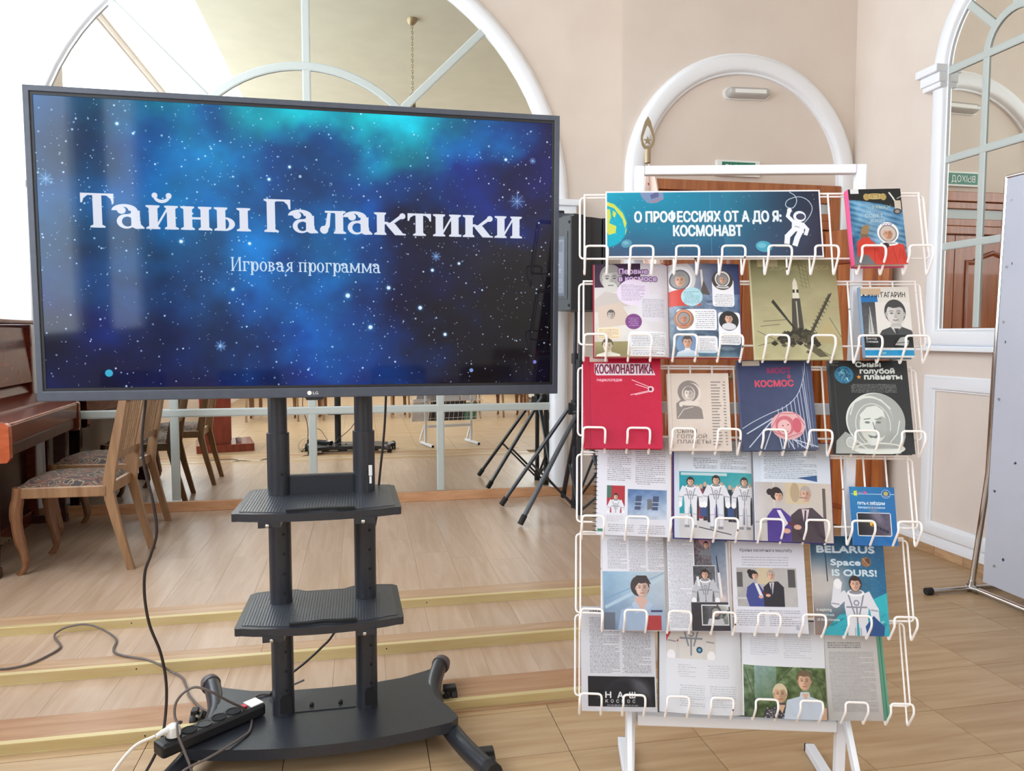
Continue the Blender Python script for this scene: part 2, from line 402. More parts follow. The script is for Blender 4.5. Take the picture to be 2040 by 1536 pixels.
    def body(s, x0, y0, x1, y1, n, col=(112, 112, 118), al=.66, th=.42, seed=0, head=False):
        # columns of small running text too fine to read
        r = random.Random(seed*31+n); dy = (y1-y0)/n
        for i in range(n):
            y = y0+i*dy+dy*.3; x = x0+(0 if r.random() > .15 else 2); end = x1 if r.random() > .14 else x0+(x1-x0)*r.uniform(.4, .9)
            while x < end:
                L = min(r.uniform(1.2, 5), end-x)
                if L > .4: s.rect(x, y, x+L, y+dy*th, col, al*r.uniform(.6, 1))
                x += L+.75
    def image(s, name):
        im = bpy.data.images.new(name, s.w, s.h, alpha=False)
        px = np.ones((s.h, s.w, 4), np.float32); px[..., :3] = np.clip(s.a[::-1]/255.*(1 if 'screen' in name else .92), 0, 1)
        im.pixels.foreach_set(px.ravel()); im.pack(); return im
    # --- small figures
    def face(s, cx, cy, r, skin, hair, tone=.75, hairline=-.35, beard=None):
        sk = np.array(skin, float)
        s.ell(cx, cy-r*.18, r*.88, r*1.08, hair)
        s.ell(cx, cy+r*.02, r*.72, r*.98, sk)
        s.ell(cx+r*.35, cy+r*.1, r*.34, r*.8, sk*tone, .6, soft=.6)
        s.poly([(cx-r*.8, cy+r*hairline), (cx-r*.55, cy-r*.95), (cx+r*.2, cy-r*1.2), (cx+r*.72, cy-r*.75), (cx+r*.8, cy+r*hairline), (cx+r*.45, cy-r*.6), (cx-r*.1, cy-r*.5), (cx-r*.5, cy-r*.62)], hair)
        s.ell(cx-r*.38, cy+r*.25, r*.22, r*.4, np.minimum(sk*1.08, 255), .5, soft=1)
        d = sk*.36
        for sx in (-1, 1):
            s.ell(cx+sx*r*.29, cy-r*.06, r*.16, r*.10, sk*.72, .6, soft=.6)
            s.ell(cx+sx*r*.29, cy-r*.05, r*.105, r*.05, d, .9); s.line([(cx+sx*r*.45, cy-r*.22), (cx+sx*r*.28, cy-r*.28), (cx+sx*r*.14, cy-r*.23)], r*.06, d, .75)
            s.ell(cx+sx*r*.73, cy+r*.05, r*.10, r*.20, sk*.85)
        s.poly([(cx+r*.0, cy-r*.05), (cx+r*.07, cy-r*.05), (cx+r*.14, cy+r*.26), (cx+r*.0, cy+r*.31), (cx-r*.1, cy+r*.26)], sk*.84, .7); s.line([(cx-r*.08, cy+r*.29), (cx+r*.1, cy+r*.29)], r*.05, sk*.6, .8)
        s.line([(cx-r*.22, cy+r*.53), (cx, cy+r*.57), (cx+r*.22, cy+r*.52)], r*.07, sk*np.array([.66, .45, .45]), .9); s.ell(cx, cy+r*.62, r*.16, r*.05, sk*.78, .7, soft=.6); s.ell(cx, cy+r*.92, r*.35, r*.1, sk*.8, .5, soft=.8)
        if beard is not None: s.ell(cx, cy+r*.72, r*.5, r*.45, beard); s.line([(cx-r*.2, cy+r*.55), (cx+r*.2, cy+r*.55)], r*.08, sk*.5)
    def bust(s, cx, cy, r, col, al=1., w=2.1, b=2.6):
        s.poly([(cx-r*.4, cy+r*.8), (cx+r*.4, cy+r*.8), (cx+r*.5, cy+r*1.2), (cx+r*w*.8, cy+r*1.55), (cx+r*w, cy+r*b), (cx-r*w, cy+r*b), (cx-r*w*.8, cy+r*1.55), (cx-r*.5, cy+r*1.2)], col, al)
    def helmet(s, cx, cy, r, skin, shell=(235, 235, 238), rim=(90, 80, 80), suit=None, cap=(150, 150, 150)):
        if suit: s.bust(cx, cy, r, suit, w=2.2, b=3.)
        s.ell(cx, cy, r*1.35, r*1.4, shell); s.ell(cx, cy+r*.1, r*1.1, r*1.12, rim); s.ell(cx, cy+r*.1, r*.98, r, cap)
        s.face(cx, cy+r*.15, r*.72, skin, cap)
        s.ell(cx, cy+r*1.45, r*1.15, r*.28, shell); s.ell(cx, cy+r*1.4, r*.9, r*.14, rim, .6)
    def suit(s, cx, cy, h, skin=(224, 180, 160), c=(222, 222, 230), d=(138, 140, 150), wave=False, hair=(50, 36, 34)):
        # standing figure in a white pressure suit, h = head to foot
        u = h/10.
        for sx in (-1, 1):
            s.poly([(cx+sx*u*.1, cy+u*5.2), (cx+sx*u*1.25, cy+u*5), (cx+sx*u*1.2, cy+u*9.6), (cx+sx*u*.35, cy+u*9.6)], c)
            s.line([(cx+sx*u*.3, cy+u*6), (cx+sx*u*.5, cy+u*9.5)], u*.12, d, .7); s.line([(cx+sx*u*.35, cy+u*7.3), (cx+sx*u*1.2, cy+u*7.4)], u*.14, d, .7)
            s.rect(cx+sx*u*.75-u*.5, cy+u*9.5, cx+sx*u*.75+u*.5, cy+u*10, d)
        s.poly([(cx-u*1.3, cy+u*2), (cx+u*1.3, cy+u*2), (cx+u*1.45, cy+u*3.5), (cx+u*1.2, cy+u*5.4), (cx-u*1.2, cy+u*5.4), (cx-u*1.45, cy+u*3.5)], c)
        arms = [((1.3, 2.2), (2.1, 3.9), (2.2, 5.5)), ((-1.3, 2.2), (-2.5, 3.2), (-2.1, .9)) if wave else ((-1.3, 2.2), (-2.1, 3.9), (-2.2, 5.5))]
        for A in arms:
            P = [(cx+a*u, cy+b*u) for a, b in A]; s.line(P, u*1.0, c); s.ell(P[1][0], P[1][1], u*.52, u*.52, c)
            s.line([(P[1][0]-u*.4, P[1][1]), (P[1][0]+u*.4, P[1][1]+u*.1)], u*.16, d, .8); s.ell(P[2][0], P[2][1], u*.45, u*.6, (240, 240, 244))
        for a, b in (((-.9, 2.2), (-.3, 4.4)), ((.9, 2.2), (.3, 4.4)), ((-1.2, 3.6), (1.2, 3.6)), ((0, 3.7), (0, 5.4))):
            s.line([(cx+a[0]*u, cy+a[1]*u), (cx+b[0]*u, cy+b[1]*u)], u*.18, d)
        s.ell(cx, cy+u*3.1, u*.35, u*.35, d); s.ell(cx, cy+u*3.1, u*.2, u*.2, c)
        s.ell(cx, cy+u*1.95, u*1.05, u*.42, (240, 240, 244)); s.ell(cx, cy+u*1.85, u*.8, u*.25, d)
        s.ell(cx, cy+u*.85, u*.78, u*.92, hair); s.face(cx, cy+u*.95, u*.78, skin, hair)

# --- heavy serif capitals and lower case for the screen (shapes in cap heights, y up)
def serif(art, txt, x0, x1, yb, H, b, col, sp, s=.065, e=.085):
    XH = .70; out = []; X = 0
    def R(x, y, xx, yy): return ('+', [(x, y), (xx, y), (xx, yy), (x, yy)])
    def stem(x, y1, y0=0, l=1, r=1, top=1, bot=1):
        o = [R(x, y0, x+b, y1)]
        k = s*.9
        if bot: o.append(('+', [(x-e*l, y0), (x+b+e*r, y0), (x+b+e*r, y0+s*.7), (x+b, y0+s+k*.4), (x, y0+s+k*.4), (x-e*l, y0+s*.7)]))
        if top: o.append(('+', [(x-e*l, y1), (x+b+e*r*.9, y1), (x+b+e*r*.9, y1-s*.7), (x+b, y1-s-k*.4), (x, y1-s-k*.4), (x-e*l, y1-s*.7)]))
        return o
    def E(cx, cy, rx, ry, sg='+', a0=0, a1=360): return (sg, [(cx+rx*math.cos(math.radians(a)), cy+ry*math.sin(math.radians(a))) for a in np.linspace(a0, a1, 26)])
    def drop(x, top, d, sx): return ('+', [(x, top), (x, top-d), (x+sx*.05, top-d), (x+sx*.09, top-d*.55), (x+sx*.2, top-s), (x+sx*.2, top)])
    for ch in txt:
        g = []; w = 0
        if ch == ' ': X += .34; continue
        if ch in 'Тт':
            t = 1 if ch == 'Т' else XH; w = (.66 if ch == 'Т' else .50)+b*1.05
            g = stem(w/2-b/2, t, top=0)+[R(0, t-s, w, t), drop(0, t, .28 if t == 1 else .24, 1), drop(w, t, .28 if t == 1 else .24, -1)]
        elif ch in 'Гг':
            t = 1 if ch == 'Г' else XH; w = (.50 if t == 1 else .36)+b*1.2
            g = stem(e, t, r=1.2)+[R(e, t-s, w, t), drop(w, t, .3 if t == 1 else .25, -1)]
        elif ch in 'Иий':
            t = 1 if ch == 'И' else XH; c = .26 if b > .2 else (.40 if t == 1 else .27); w = 2*b+c+2*e
            g = stem(e, t, r=.8)+stem(e+b+c, t, l=.8)+[('+', [(e+b-.01, s), (e+b+c+.01, t-s-.10), (e+b+c+.01, t-s+.02), (e+b-.01, s+.12)])]
            if ch == 'й':
                m = w/2
                g += [E(m, t+.27, .24, .20, '+', 180, 360), ('-', E(m, t+.30, .17, .13)[1]), E(m-.20, t+.29, .085, .085), E(m+.20, t+.29, .085, .085)]
        elif ch in 'нп':
            c = .24 if b > .2 else .25; w = 2*b+c+2*e
            g = stem(e, XH, r=.8)+stem(e+b+c, XH, l=.8)+[R(e+b-.01, XH-s, e+b+c+.01, XH) if ch == 'п' else R(e+b-.01, XH*.5-s*.55, e+b+c+.01, XH*.5+s*.55)]
        elif ch == 'ы':
            bw = .28 if b > .2 else .26; w = e*2+b*2+bw+.13
            g = stem(e, XH, r=.8)+[E(e+b*.9, .205, bw+.02, .205, '+', -90, 90), R(e+b*.5, 0, e+b*.9+.01, .41), ('-', E(e+b, .205, bw-b*.72, .145, '+', -90, 90)[1]), ]+stem(w-b-e, XH)
        elif ch == 'а':
            w = .30+b*1.5+.10; sx = w-b-.12
            g = [E(.5*sx+.03, .52, .5*sx+.04+b*.5, .19, '+', 0, 180), ('-', E(.5*sx, .50, .5*sx-.06, .13, '+', -20, 200)[1]), E(.115+b*.1, .53, .07+b*.22, .06+b*.2),
                 R(sx, .14, sx+b, .53), E(.0+(.18+b*.35), .205, .18+b*.35, .215), ('-', E(.19+b*.45, .20, .15+b*.02, .145)[1]), R(sx, .10, sx+b, .53),
                 ('+', [(sx+.03, .45), (.16, .38), (.2, .32), (sx+.03, .38)]), E(sx+b*.5+.05, .11, b*.5+.05, .12), ('-', E(sx+b+.12, .17, .105, .10)[1]), ('+', [(sx+b*.5, -.01), (w, 0), (w, .05), (sx+b*.5, .07)])]
        elif ch == 'л':
            w = .40+b*1.3+e; sx = w-e-b
            g = stem(sx, XH, l=.6)+[R(.16, XH-s, sx+.01, XH), ('+', [(.24, XH-s), (.24+.07+b*.12, XH-s), (.24+b*.1+.04, .22), (.22, .06), (.1, .02), (.1, .1), (.18, .3)]), E(.085+b*.18, .075+b*.15, .085+b*.18, .085+b*.16)]
        elif ch == 'к':
            w = e*2+b*2+.34
            g = stem(e, XH, r=.6)+[R(e+b-.01, .33, e+b+.10, .33+s*1.3), ('+', [(e+b+.05, .33+s), (e+b+.16, .38), (w-.2, .62), (w-.06, .66), (w-.06, .54), (w-.18, .50), (e+b+.26, .34), (e+b+.1, .31)]), E(w-.11, .60, .07+b*.12, .07+b*.1),
                 ('+', [(e+b+.06, .40), (e+b+.10+b*.9, .36), (w-.10, s), (w, s*.7), (w, 0), (w-.10-b, 0), (e+b+.06, .30)])]
        elif ch == 'р':
            w = e+b+.42; g = stem(e, XH, -.28, r=.6, top=0)+[R(0, XH-s, e+b, XH), E(w-.24, .35, .24, .36), ('-', E(w-.245, .35, .24-b*1.05, .30)[1]), R(e, -.28, e+b, XH)]
        elif ch == 'о':
            w = .56; g = [E(.28, .35, .28, .365), ('-', E(.28, .35, .28-b*1.1, .31)[1])]
        elif ch in 'в':
            w = e+b+.38; g = stem(e, XH, r=0)+[E(e+b*.8, .53, .30, .17, '+', -90, 90), E(e+b*.8, .2, .35, .2, '+', -90, 90), ('-', E(e+b, .53, .30-b*1.3, .11, '+', -90, 90)[1]), ('-', E(e+b, .2, .35-b*1.4, .14, '+', -90, 90)[1])]
        elif ch == 'я':
            w = .40+b+e; sx = w-e-b; g = stem(sx, XH, l=0)+[E(sx+.02, .49, .30, .21, '+', 90, 270), ('-', E(sx, .49, .30-b*1.2, .15, '+', 90, 270)[1]), ('+', [(sx, .30), (sx-.1, .30), (.02, s), (0, 0), (.12, 0), (.22, .06)])]
        elif ch == 'м':
            w = 2*b+.44+2*e; g = stem(e*.6, XH, r=.7, top=0)+[R(0, XH-s, e+b*.6, XH)]+stem(w-e-b, XH, l=.7)+[('+', [(e*.6, XH), (e*.6+b, XH), (w/2+.03, .14), (w/2-.03, .04)]), ('+', [(w-e-b, XH), (w-e, XH), (w/2+.02, .04), (w/2-.03, .13)])]
        for sg, P in g: out.append((sg, [(x+X, y) for x, y in P], X))
        out.append(('end', None, X)); X += w+sp
    X -= sp; k = (x1-x0)/X
    # a glyph at a time, so that counters are cut only inside their own letter
    mk = None; layer = Art(art.w, art.h, (0, 0, 0)); cur = []
    for sg, P, gx in out:
        if sg == 'end':
            if cur:
                xs = [p[0] for q in cur for p in q[1]]; a, b_ = (x0+min(xs)*k)*art.u, (x0+max(xs)*k)*art.u
                tmp = Art(int(b_-a)+6, int(H*1.7*art.u)+6, (0, 0, 0)); tmp.u = art.u; oy = yb-H*1.4; ox = (a-3)/art.u
                for sg2, Q in cur: tmp.poly([(x0+x*k-ox, yb-y*H-oy) for x, y in Q], (255, 255, 255) if sg2 == '+' else (0, 0, 0))
                X0, Y0 = int(round(ox*art.u)), int(round(oy*art.u)); m = tmp.a[..., 0]/255.
                art._blend(X0, Y0, m[:, :art.w-X0], col)
            cur = []
        else: cur.append((sg, P))

def printmat(name, im, rough=.5, spec=.4, emit=0):
    m = bpy.data.materials.new(name); m.use_nodes = True; b = m.node_tree.nodes['Principled BSDF']
    t = m.node_tree.nodes.new('ShaderNodeTexImage'); t.image = im; t.extension = 'EXTEND'
    if emit:
        b.inputs['Base Color'].default_value = (.004, .004, .005, 1)
        m.node_tree.links.new(t.outputs[0], b.inputs['Emission Color']); b.inputs['Emission Strength'].default_value = emit
    else: m.node_tree.links.new(t.outputs[0], b.inputs['Base Color'])
    b.inputs['Roughness'].default_value = rough; b.inputs['Specular IOR Level'].default_value = spec
    return m
# ------------------------------------------------------------------ what is printed on each cover and page
SK = (222, 176, 152); GREY = (170, 168, 168); W3 = (240, 240, 246)
def art_screen():
    a = Art(1600, 888); H, W = a.h, a.w
    G = np.array([
     [(20,70,105),(12,88,125),(4,104,130),(0,120,142),(0,148,165),(0,146,172),(6,60,125),(12,12,56)],
     [(22,64,108),(12,64,118),(6,94,140),(12,58,112),(8,64,118),(0,128,160),(8,90,155),(10,16,76)],
     [(18,60,100),(10,70,124),(6,82,134),(14,58,108),(14,52,104),(10,60,126),(14,36,104),(12,10,44)],
     [(12,58,94),(8,68,114),(6,84,142),(6,90,152),(8,62,126),(10,18,54),(20,18,30),(14,8,14)],
     [(4,42,74),(4,50,98),(4,66,126),(12,88,152),(10,44,100),(6,12,50),(8,8,14),(5,5,8)],
     [(2,20,54),(3,24,76),(4,38,96),(10,74,140),(12,60,124),(6,38,92),(5,8,22),(3,3,7)],
     [(2,12,42),(3,16,58),(3,18,66),(4,32,90),(6,40,100),(8,40,88),(5,8,26),(3,3,7)]], float)
    gy, gx = G.shape[:2]; ys = np.linspace(0, gy-1.001, H); xs = np.linspace(0, gx-1.001, W)
    wx = (fbm(H, W, 6, 4, 5, 3)-.5)*2.4; wy = (fbm(H, W, 6, 4, 5, 4)-.5)*2.4
    X = np.clip(xs[None]+wx, 0, gx-1.001); Y = np.clip(ys[:, None]+wy, 0, gy-1.001); xi = X.astype(int); yi = Y.astype(int); fx = (X-xi)[..., None]; fy = (Y-yi)[..., None]
    fx = fx*fx*(3-2*fx); fy = fy*fy*(3-2*fy)
    c = (G[yi, xi]*(1-fx)+G[yi, xi+1]*fx)*(1-fy)+(G[yi+1, xi]*(1-fx)+G[yi+1, xi+1]*fx)*fy
    c = c*(.55+1.15*fbm(H, W, 9, 5, 7, 9))[..., None]; mn = c.mean(2, keepdims=True); a.a = np.clip((mn+(c-mn)*1.15)*np.array([.84, .98, .93]), 0, 255)
    r = random.Random(5)
    for i in range(1500):
        x, y = r.uniform(0, 100), r.uniform(0, 55.4); q = r.random(); R = .07+.13*q**3; a.ell(x, y, R, R, (215, 232, 255), r.uniform(.45, 1), soft=.9)
    for x, y, R in ((46, 11.4, .28), (14.4, 4.6, .3), (17.2, 6.3, .22), (74.4, 31.5, .32), (57, 37, .45), (61.5, 43.5, .42), (71.8, 39.4, .4), (65.3, 35.3, .38), (25.2, 26.7, .35), (42, 14, .3), (80, 30, .28), (34.6, 36, .28), (38, 26.8, .3), (77, 45, .35), (90, 8, .3)):
        a.ell(x, y, R*1.7, R*1.7, (90, 180, 230), .35, soft=1.0); a.ell(x, y, R, R, (220, 240, 255), soft=.5)
    for x, y, R, c in ((11.2, 52.6, .72, (60, 180, 215)), (82.6, 52.7, .42, (130, 160, 225)), (96.5, 51, .4, (130, 130, 220)), (48, 13.2, .3, (170, 200, 230))): a.ell(x, y, R, R, c, .95)
    for x, y, R in ((92.5, 16.6, 1.7), (1.6, 15.5, 1.3), (32, 47.3, 1.1), (75.2, 28.6, 1.0), (95.8, 8, .7)):
        a.ell(x, y, R*.7, R*.7, (110, 170, 235), .45, soft=1.3)
        for t in range(4): dx, dy = math.cos(t*PI/4)*R, math.sin(t*PI/4)*R; a.line([(x-dx, y-dy), (x+dx, y+dy)], .12, (170, 205, 245), .6)
    serif(a, 'Тайны Галактики', 7.4, 93.6, 24.4, 6.55, .25, (222, 226, 240), .055)
    serif(a, 'Игровая программа', 34.3, 63.7, 32.3, 2.75, .125, (205, 222, 240), .06, s=.055, e=.08)
    return a.image('screen picture')
def art_banner():
    a = Art(1000, 333)
    a.grad(0, 0, 55, 33.4, (0, 165, 195), (44, 104, 140), (62, 78, 112), (40, 84, 120), 10, 2, 3)
    a.grad(55, 0, 100, 33.4, (36, 110, 140), (26, 28, 52), (46, 96, 132), (48, 44, 66), 10, 5, 3)
    a.ell(38, 10, 26, 14, (0, 150, 180), .35, soft=1.2); a.ell(1, 17, 9, 11, (0, 165, 190), soft=.1)
    Yc = (200, 206, 84)
    a.poly([(0, 5), (4, 6.5), (8, 11), (9.8, 16), (9, 19), (7.8, 14), (4, 8.6), (0, 7)], Yc); a.poly([(0, 9), (2, 9), (2.5, 13), (1.6, 16), (5, 17.6), (4.6, 21), (1.5, 22), (0, 20)], Yc); a.poly([(3.4, 9.6), (5, 11), (4.2, 13.5), (3.2, 12)], Yc); a.poly([(9.2, 19.5), (10, 18.5), (9, 22.5)], Yc)
    a.poly([(16, 0), (27, 0), (27.5, 4), (24, 6), (19.6, 6), (17, 3)], (122, 142, 178)); a.poly([(21, 2), (25, 0), (25, 3), (21.5, 4)], (92, 96, 140)); a.poly([(24, 4), (27.4, 3), (24, 6), (20, 6)], (150, 130, 150))
    a.ell(9.6, 26.3, 2.6, 2.0, (80, 145, 170), rot=-20); a.ell(9.3, 25.9, 1.4, 1, (110, 170, 190)); a.ell(73, 28, 3.8, 2.7, (70, 160, 185), rot=10); a.ell(72, 27.5, 2, 1.2, (110, 185, 205))
    for i in range(70): a.ell(random.uniform(1, 99), random.uniform(1, 32), .16, .16, (220, 235, 240), .8)
    C = (224, 234, 240)
    for dx, dy, c in ((.25, .35, (70, 90, 110)), (0, 0, C)):
        a.text('О ПРОФЕССИЯХ ОТ А ДО Я:', 13.6+dx, 81.5+dx, 15.6+dy, 5.2, c, .036); a.text('КОСМОНАВТ', 31.6+dx, 63.3+dx, 22.6+dy, 5.2, c, .036)
    t = [(89, 19), (94, 14), (96, 9), (94, 5), (90, 3.4), (85, 5), (84, 8), (87, 9), (89, 6), (88.5, 3), (86, 1)]
    a.line([tuple(v)[:2] for v in smoothpath([(x, y, 0) for x, y in t], 6)], .35, (190, 205, 215))
    w = (235, 237, 242)
    a.ell(90, 13.2, 2.9, 2.7, w); a.ell(90.4, 13.3, 2.0, 1.6, (60, 66, 90)); a.poly([(86.5, 14.5), (92, 16.5), (91.5, 21.5), (86, 20)], w)
    a.line([(86.8, 15.5), (84.6, 13), (85.4, 10.5)], 1.7, w); a.ell(85.5, 10.2, 1.1, 1.2, w); a.line([(91.6, 17.5), (93.2, 19.6), (92.4, 22)], 1.7, w)
    a.line([(86.8, 20), (84, 23), (83.6, 26)], 2.5, w); a.line([(89.8, 21), (88.3, 24), (87.3, 27)], 2.5, w); a.line([(87.6, 18), (89.6, 18.6)], .3, (120, 125, 140))
    for b in ((0, 0, 100, .7), (0, 32.5, 100, 33.4), (0, 0, .6, 33.4), (99.3, 0, 100, 33.4)): a.rect(*b, (238, 240, 244))
    a.rect(48.9, .7, 49.05, 32.5, (150, 190, 205), .6)
    return a.image('banner print')
def art_orangesuit():
    a = Art(400, 600, (16, 18, 22))
    a.grad(0, 22, 100, 150, (60, 130, 175), (40, 100, 150), (50, 90, 120), (70, 120, 150), 60, 11, 5)
    a.poly([(0, 0), (100, 0), (100, 42), (60, 30), (0, 20)], (16, 18, 22))
    for i in range(16): y = 18+i*6; a.ell(20+(i*37) % 70, y+12, 34, 3.4, (215, 230, 240), .4, rot=18, soft=1)
    a.ell(50, 15, 21, 6, (196, 172, 110)); a.ell(34, 16, 6, 7, (176, 150, 90)); a.ell(66, 16, 6, 7, (176, 150, 90)); a.rect(42, 11, 58, 18, (150, 126, 70)); a.text('100', 44, 56, 17.4, 5, (216, 196, 140), .02)
    a.line([(78, 8), (84, 18), (90, 30)], 3, (225, 222, 215)); a.rect(86, 24, 98, 42, (205, 190, 175)); a.ell(90, 46, 8, 6, (70, 66, 66)); a.ell(90, 46, 4.4, 3.4, (150, 140, 130)); a.line([(92, 20), (100, 16)], 2, (170, 160, 150))
    a.text('НЫХ', 44, 80, 40, 7, (210, 205, 150), .01, .6); a.text('СОВЕТ', 28, 62, 57, 6.5, (210, 220, 225), .01, .75); a.text('ЖИЗН', 36, 64, 67, 6, (210, 220, 225), .01, .7)
    O = (206, 58, 42)
    a.poly([(8, 106), (30, 98), (46, 112), (70, 106), (96, 112), (100, 150), (20, 150), (6, 134)], O); a.poly([(8, 106), (24, 92), (34, 98), (30, 124), (14, 126)], O)
    for p in (((40, 118), (38, 146)), ((74, 116), (80, 146)), ((88, 120), (84, 140)), ((52, 126), (58, 148))): a.line(p, 1.4, (150, 34, 26), .7)
    a.poly([(16, 90), (18, 80), (24, 72), (34, 72), (34, 82), (28, 94), (22, 98)], (150, 118, 84)); a.rect(16, 90, 30, 97, (120, 96, 70))
    a.helmet(68, 88, 15, (206, 150, 118), (236, 236, 236), (120, 110, 104), cap=(200, 186, 176)); a.text('СССР', 58, 78, 74, 4.5, (130, 110, 160), .02)
    a.ell(62, 113, 6, 5, (40, 36, 38)); a.poly([(0, 136), (26, 130), (40, 150), (0, 150)], (110, 112, 116)); a.rect(4, 0, 20, 9, (228, 228, 228))
    return a.image('orange suit cover')
def art_first(side):
    a = Art(440, 584, (232, 230, 236)); L = 132.7
    if side == 0:
        a.grad(0, 0, 100, L, (206, 200, 206), (222, 216, 226), (214, 206, 190), (226, 224, 230), 10, 3, 4)
        a.rect(0, 0, 62, 34, (54, 28, 56)); a.face(22, 22, 17, (196, 192, 188), (150, 146, 142), beard=(206, 202, 198)); a.poly([(0, 52), (14, 40), (40, 46), (52, 60), (0, 70)], (196, 186, 182))
        a.poly([(4, 62), (34, 56), (52, 88), (6, 92)], (206, 188, 174)); a.face(22, 74, 6, (190, 180, 172), (90, 84, 80))
        for t, x0, x1, y in (('Первые', 33, 72, 15), ('в космосе', 33, 84, 25.5)): a.text(t, x0, x1, y, 7.6, (84, 44, 100), .12); a.text(t, x0, x1, y, 7.6, (206, 180, 214), .03)
        a.ell(52, 42, 22, 19, (226, 212, 232)); a.body(36, 30, 68, 54, 11, (130, 110, 140), seed=1); a.ell(80, 64, 22, 20, (222, 218, 228)); a.body(64, 51, 94, 78, 12, (130, 120, 140), seed=2)
        a.ell(52, 84, 11, 11, (122, 66, 132)); a.body(45, 78, 59, 91, 5, (220, 200, 226), seed=3)
        a.rrect(4, 92, 34, 108, 3, (236, 216, 184)); a.body(6, 94, 32, 107, 6, (130, 100, 80), seed=4)
        a.grad(0, 112, 46, L, (170, 160, 116), (150, 140, 96), (120, 112, 70), (140, 130, 90)); a.bust(18, 116, 9, (226, 220, 206)); a.face(17, 118, 8.5, (214, 200, 170), (96, 84, 60))
        a.rrect(46, 98, 96, 120, 3, (240, 240, 246)); a.body(49, 100, 94, 119, 8, seed=5); a.rrect(48, 123, 94, 131, 2, (240, 240, 246), .9); a.body(50, 124, 92, 131, 3, (70, 70, 80), seed=6)
    else:
        a.grad(0, 0, 100, 46, (206, 200, 200), (30, 46, 90), (210, 206, 206), (40, 60, 110), 16, 4, 5)
        a.grad(0, 44, 100, L, (170, 184, 200), (90, 112, 150), (70, 90, 110), (50, 70, 88), 52, 8, 9)
        for x, y, r in ((60, 56, 7), (20, 66, 5), (70, 92, 9), (40, 104, 8), (80, 118, 10), (20, 120, 6)): a.ell(x, y, r, r*.35, (50, 62, 84), .6, soft=.4); a.ell(x, y+r*.3, r, r*.3, (190, 204, 220), .4, soft=.6)
        a.ell(14, 22, 24, 26, (214, 210, 210)); a.helmet(16, 22, 13, SK, (236, 236, 240), (90, 86, 92), (206, 70, 56)); a.poly([(-4, 40), (26, 36), (40, 44), (38, 50), (0, 52)], (206, 70, 56))
        a.line([(46, 10), (48, 40)], 3, (230, 226, 220)); a.poly([(44, 44), (49, 24), (58, 46)], (90, 80, 76))
        a.ell(32, 48, 15, 13.5, (176, 216, 226)); a.body(21, 40, 43, 58, 9, (90, 120, 140), seed=7)
        a.rrect(61, 22, 92, 62, 4, (240, 240, 246)); a.ell(76, 24, 15, 14, (70, 60, 54)); a.helmet(76, 22, 8, SK, (230, 230, 234), (90, 86, 80)); a.body(64, 44, 90, 61, 7, seed=8)
        a.rrect(10, 66, 66, 96, 4, (240, 240, 246)); a.ell(20, 80, 14, 14, (150, 120, 100)); a.helmet(20, 78, 8, (206, 140, 112), (210, 140, 110), (120, 84, 66)); a.body(36, 68, 63, 94, 9, seed=9)
        a.rrect(68, 70, 99, 116, 4, (240, 240, 246)); a.ell(83, 82, 14, 14, (44, 42, 46)); a.face(83, 79, 7, SK, (40, 36, 36)); a.ell(83, 90, 10, 5, (220, 220, 226)); a.body(71, 99, 97, 114, 6, seed=10)
        a.rrect(12, 104, 66, 128, 4, (240, 240, 246)); a.ell(24, 116, 15, 15, (120, 150, 186)); a.bust(24, 114, 8, (230, 230, 236)); a.face(24, 113, 8, SK, (90, 80, 80)); a.body(41, 107, 63, 126, 8, seed=11)
        a.ell(50, 150, 90, 24, (110, 160, 190), .5, soft=.3)
    return a.image('open picture book page')
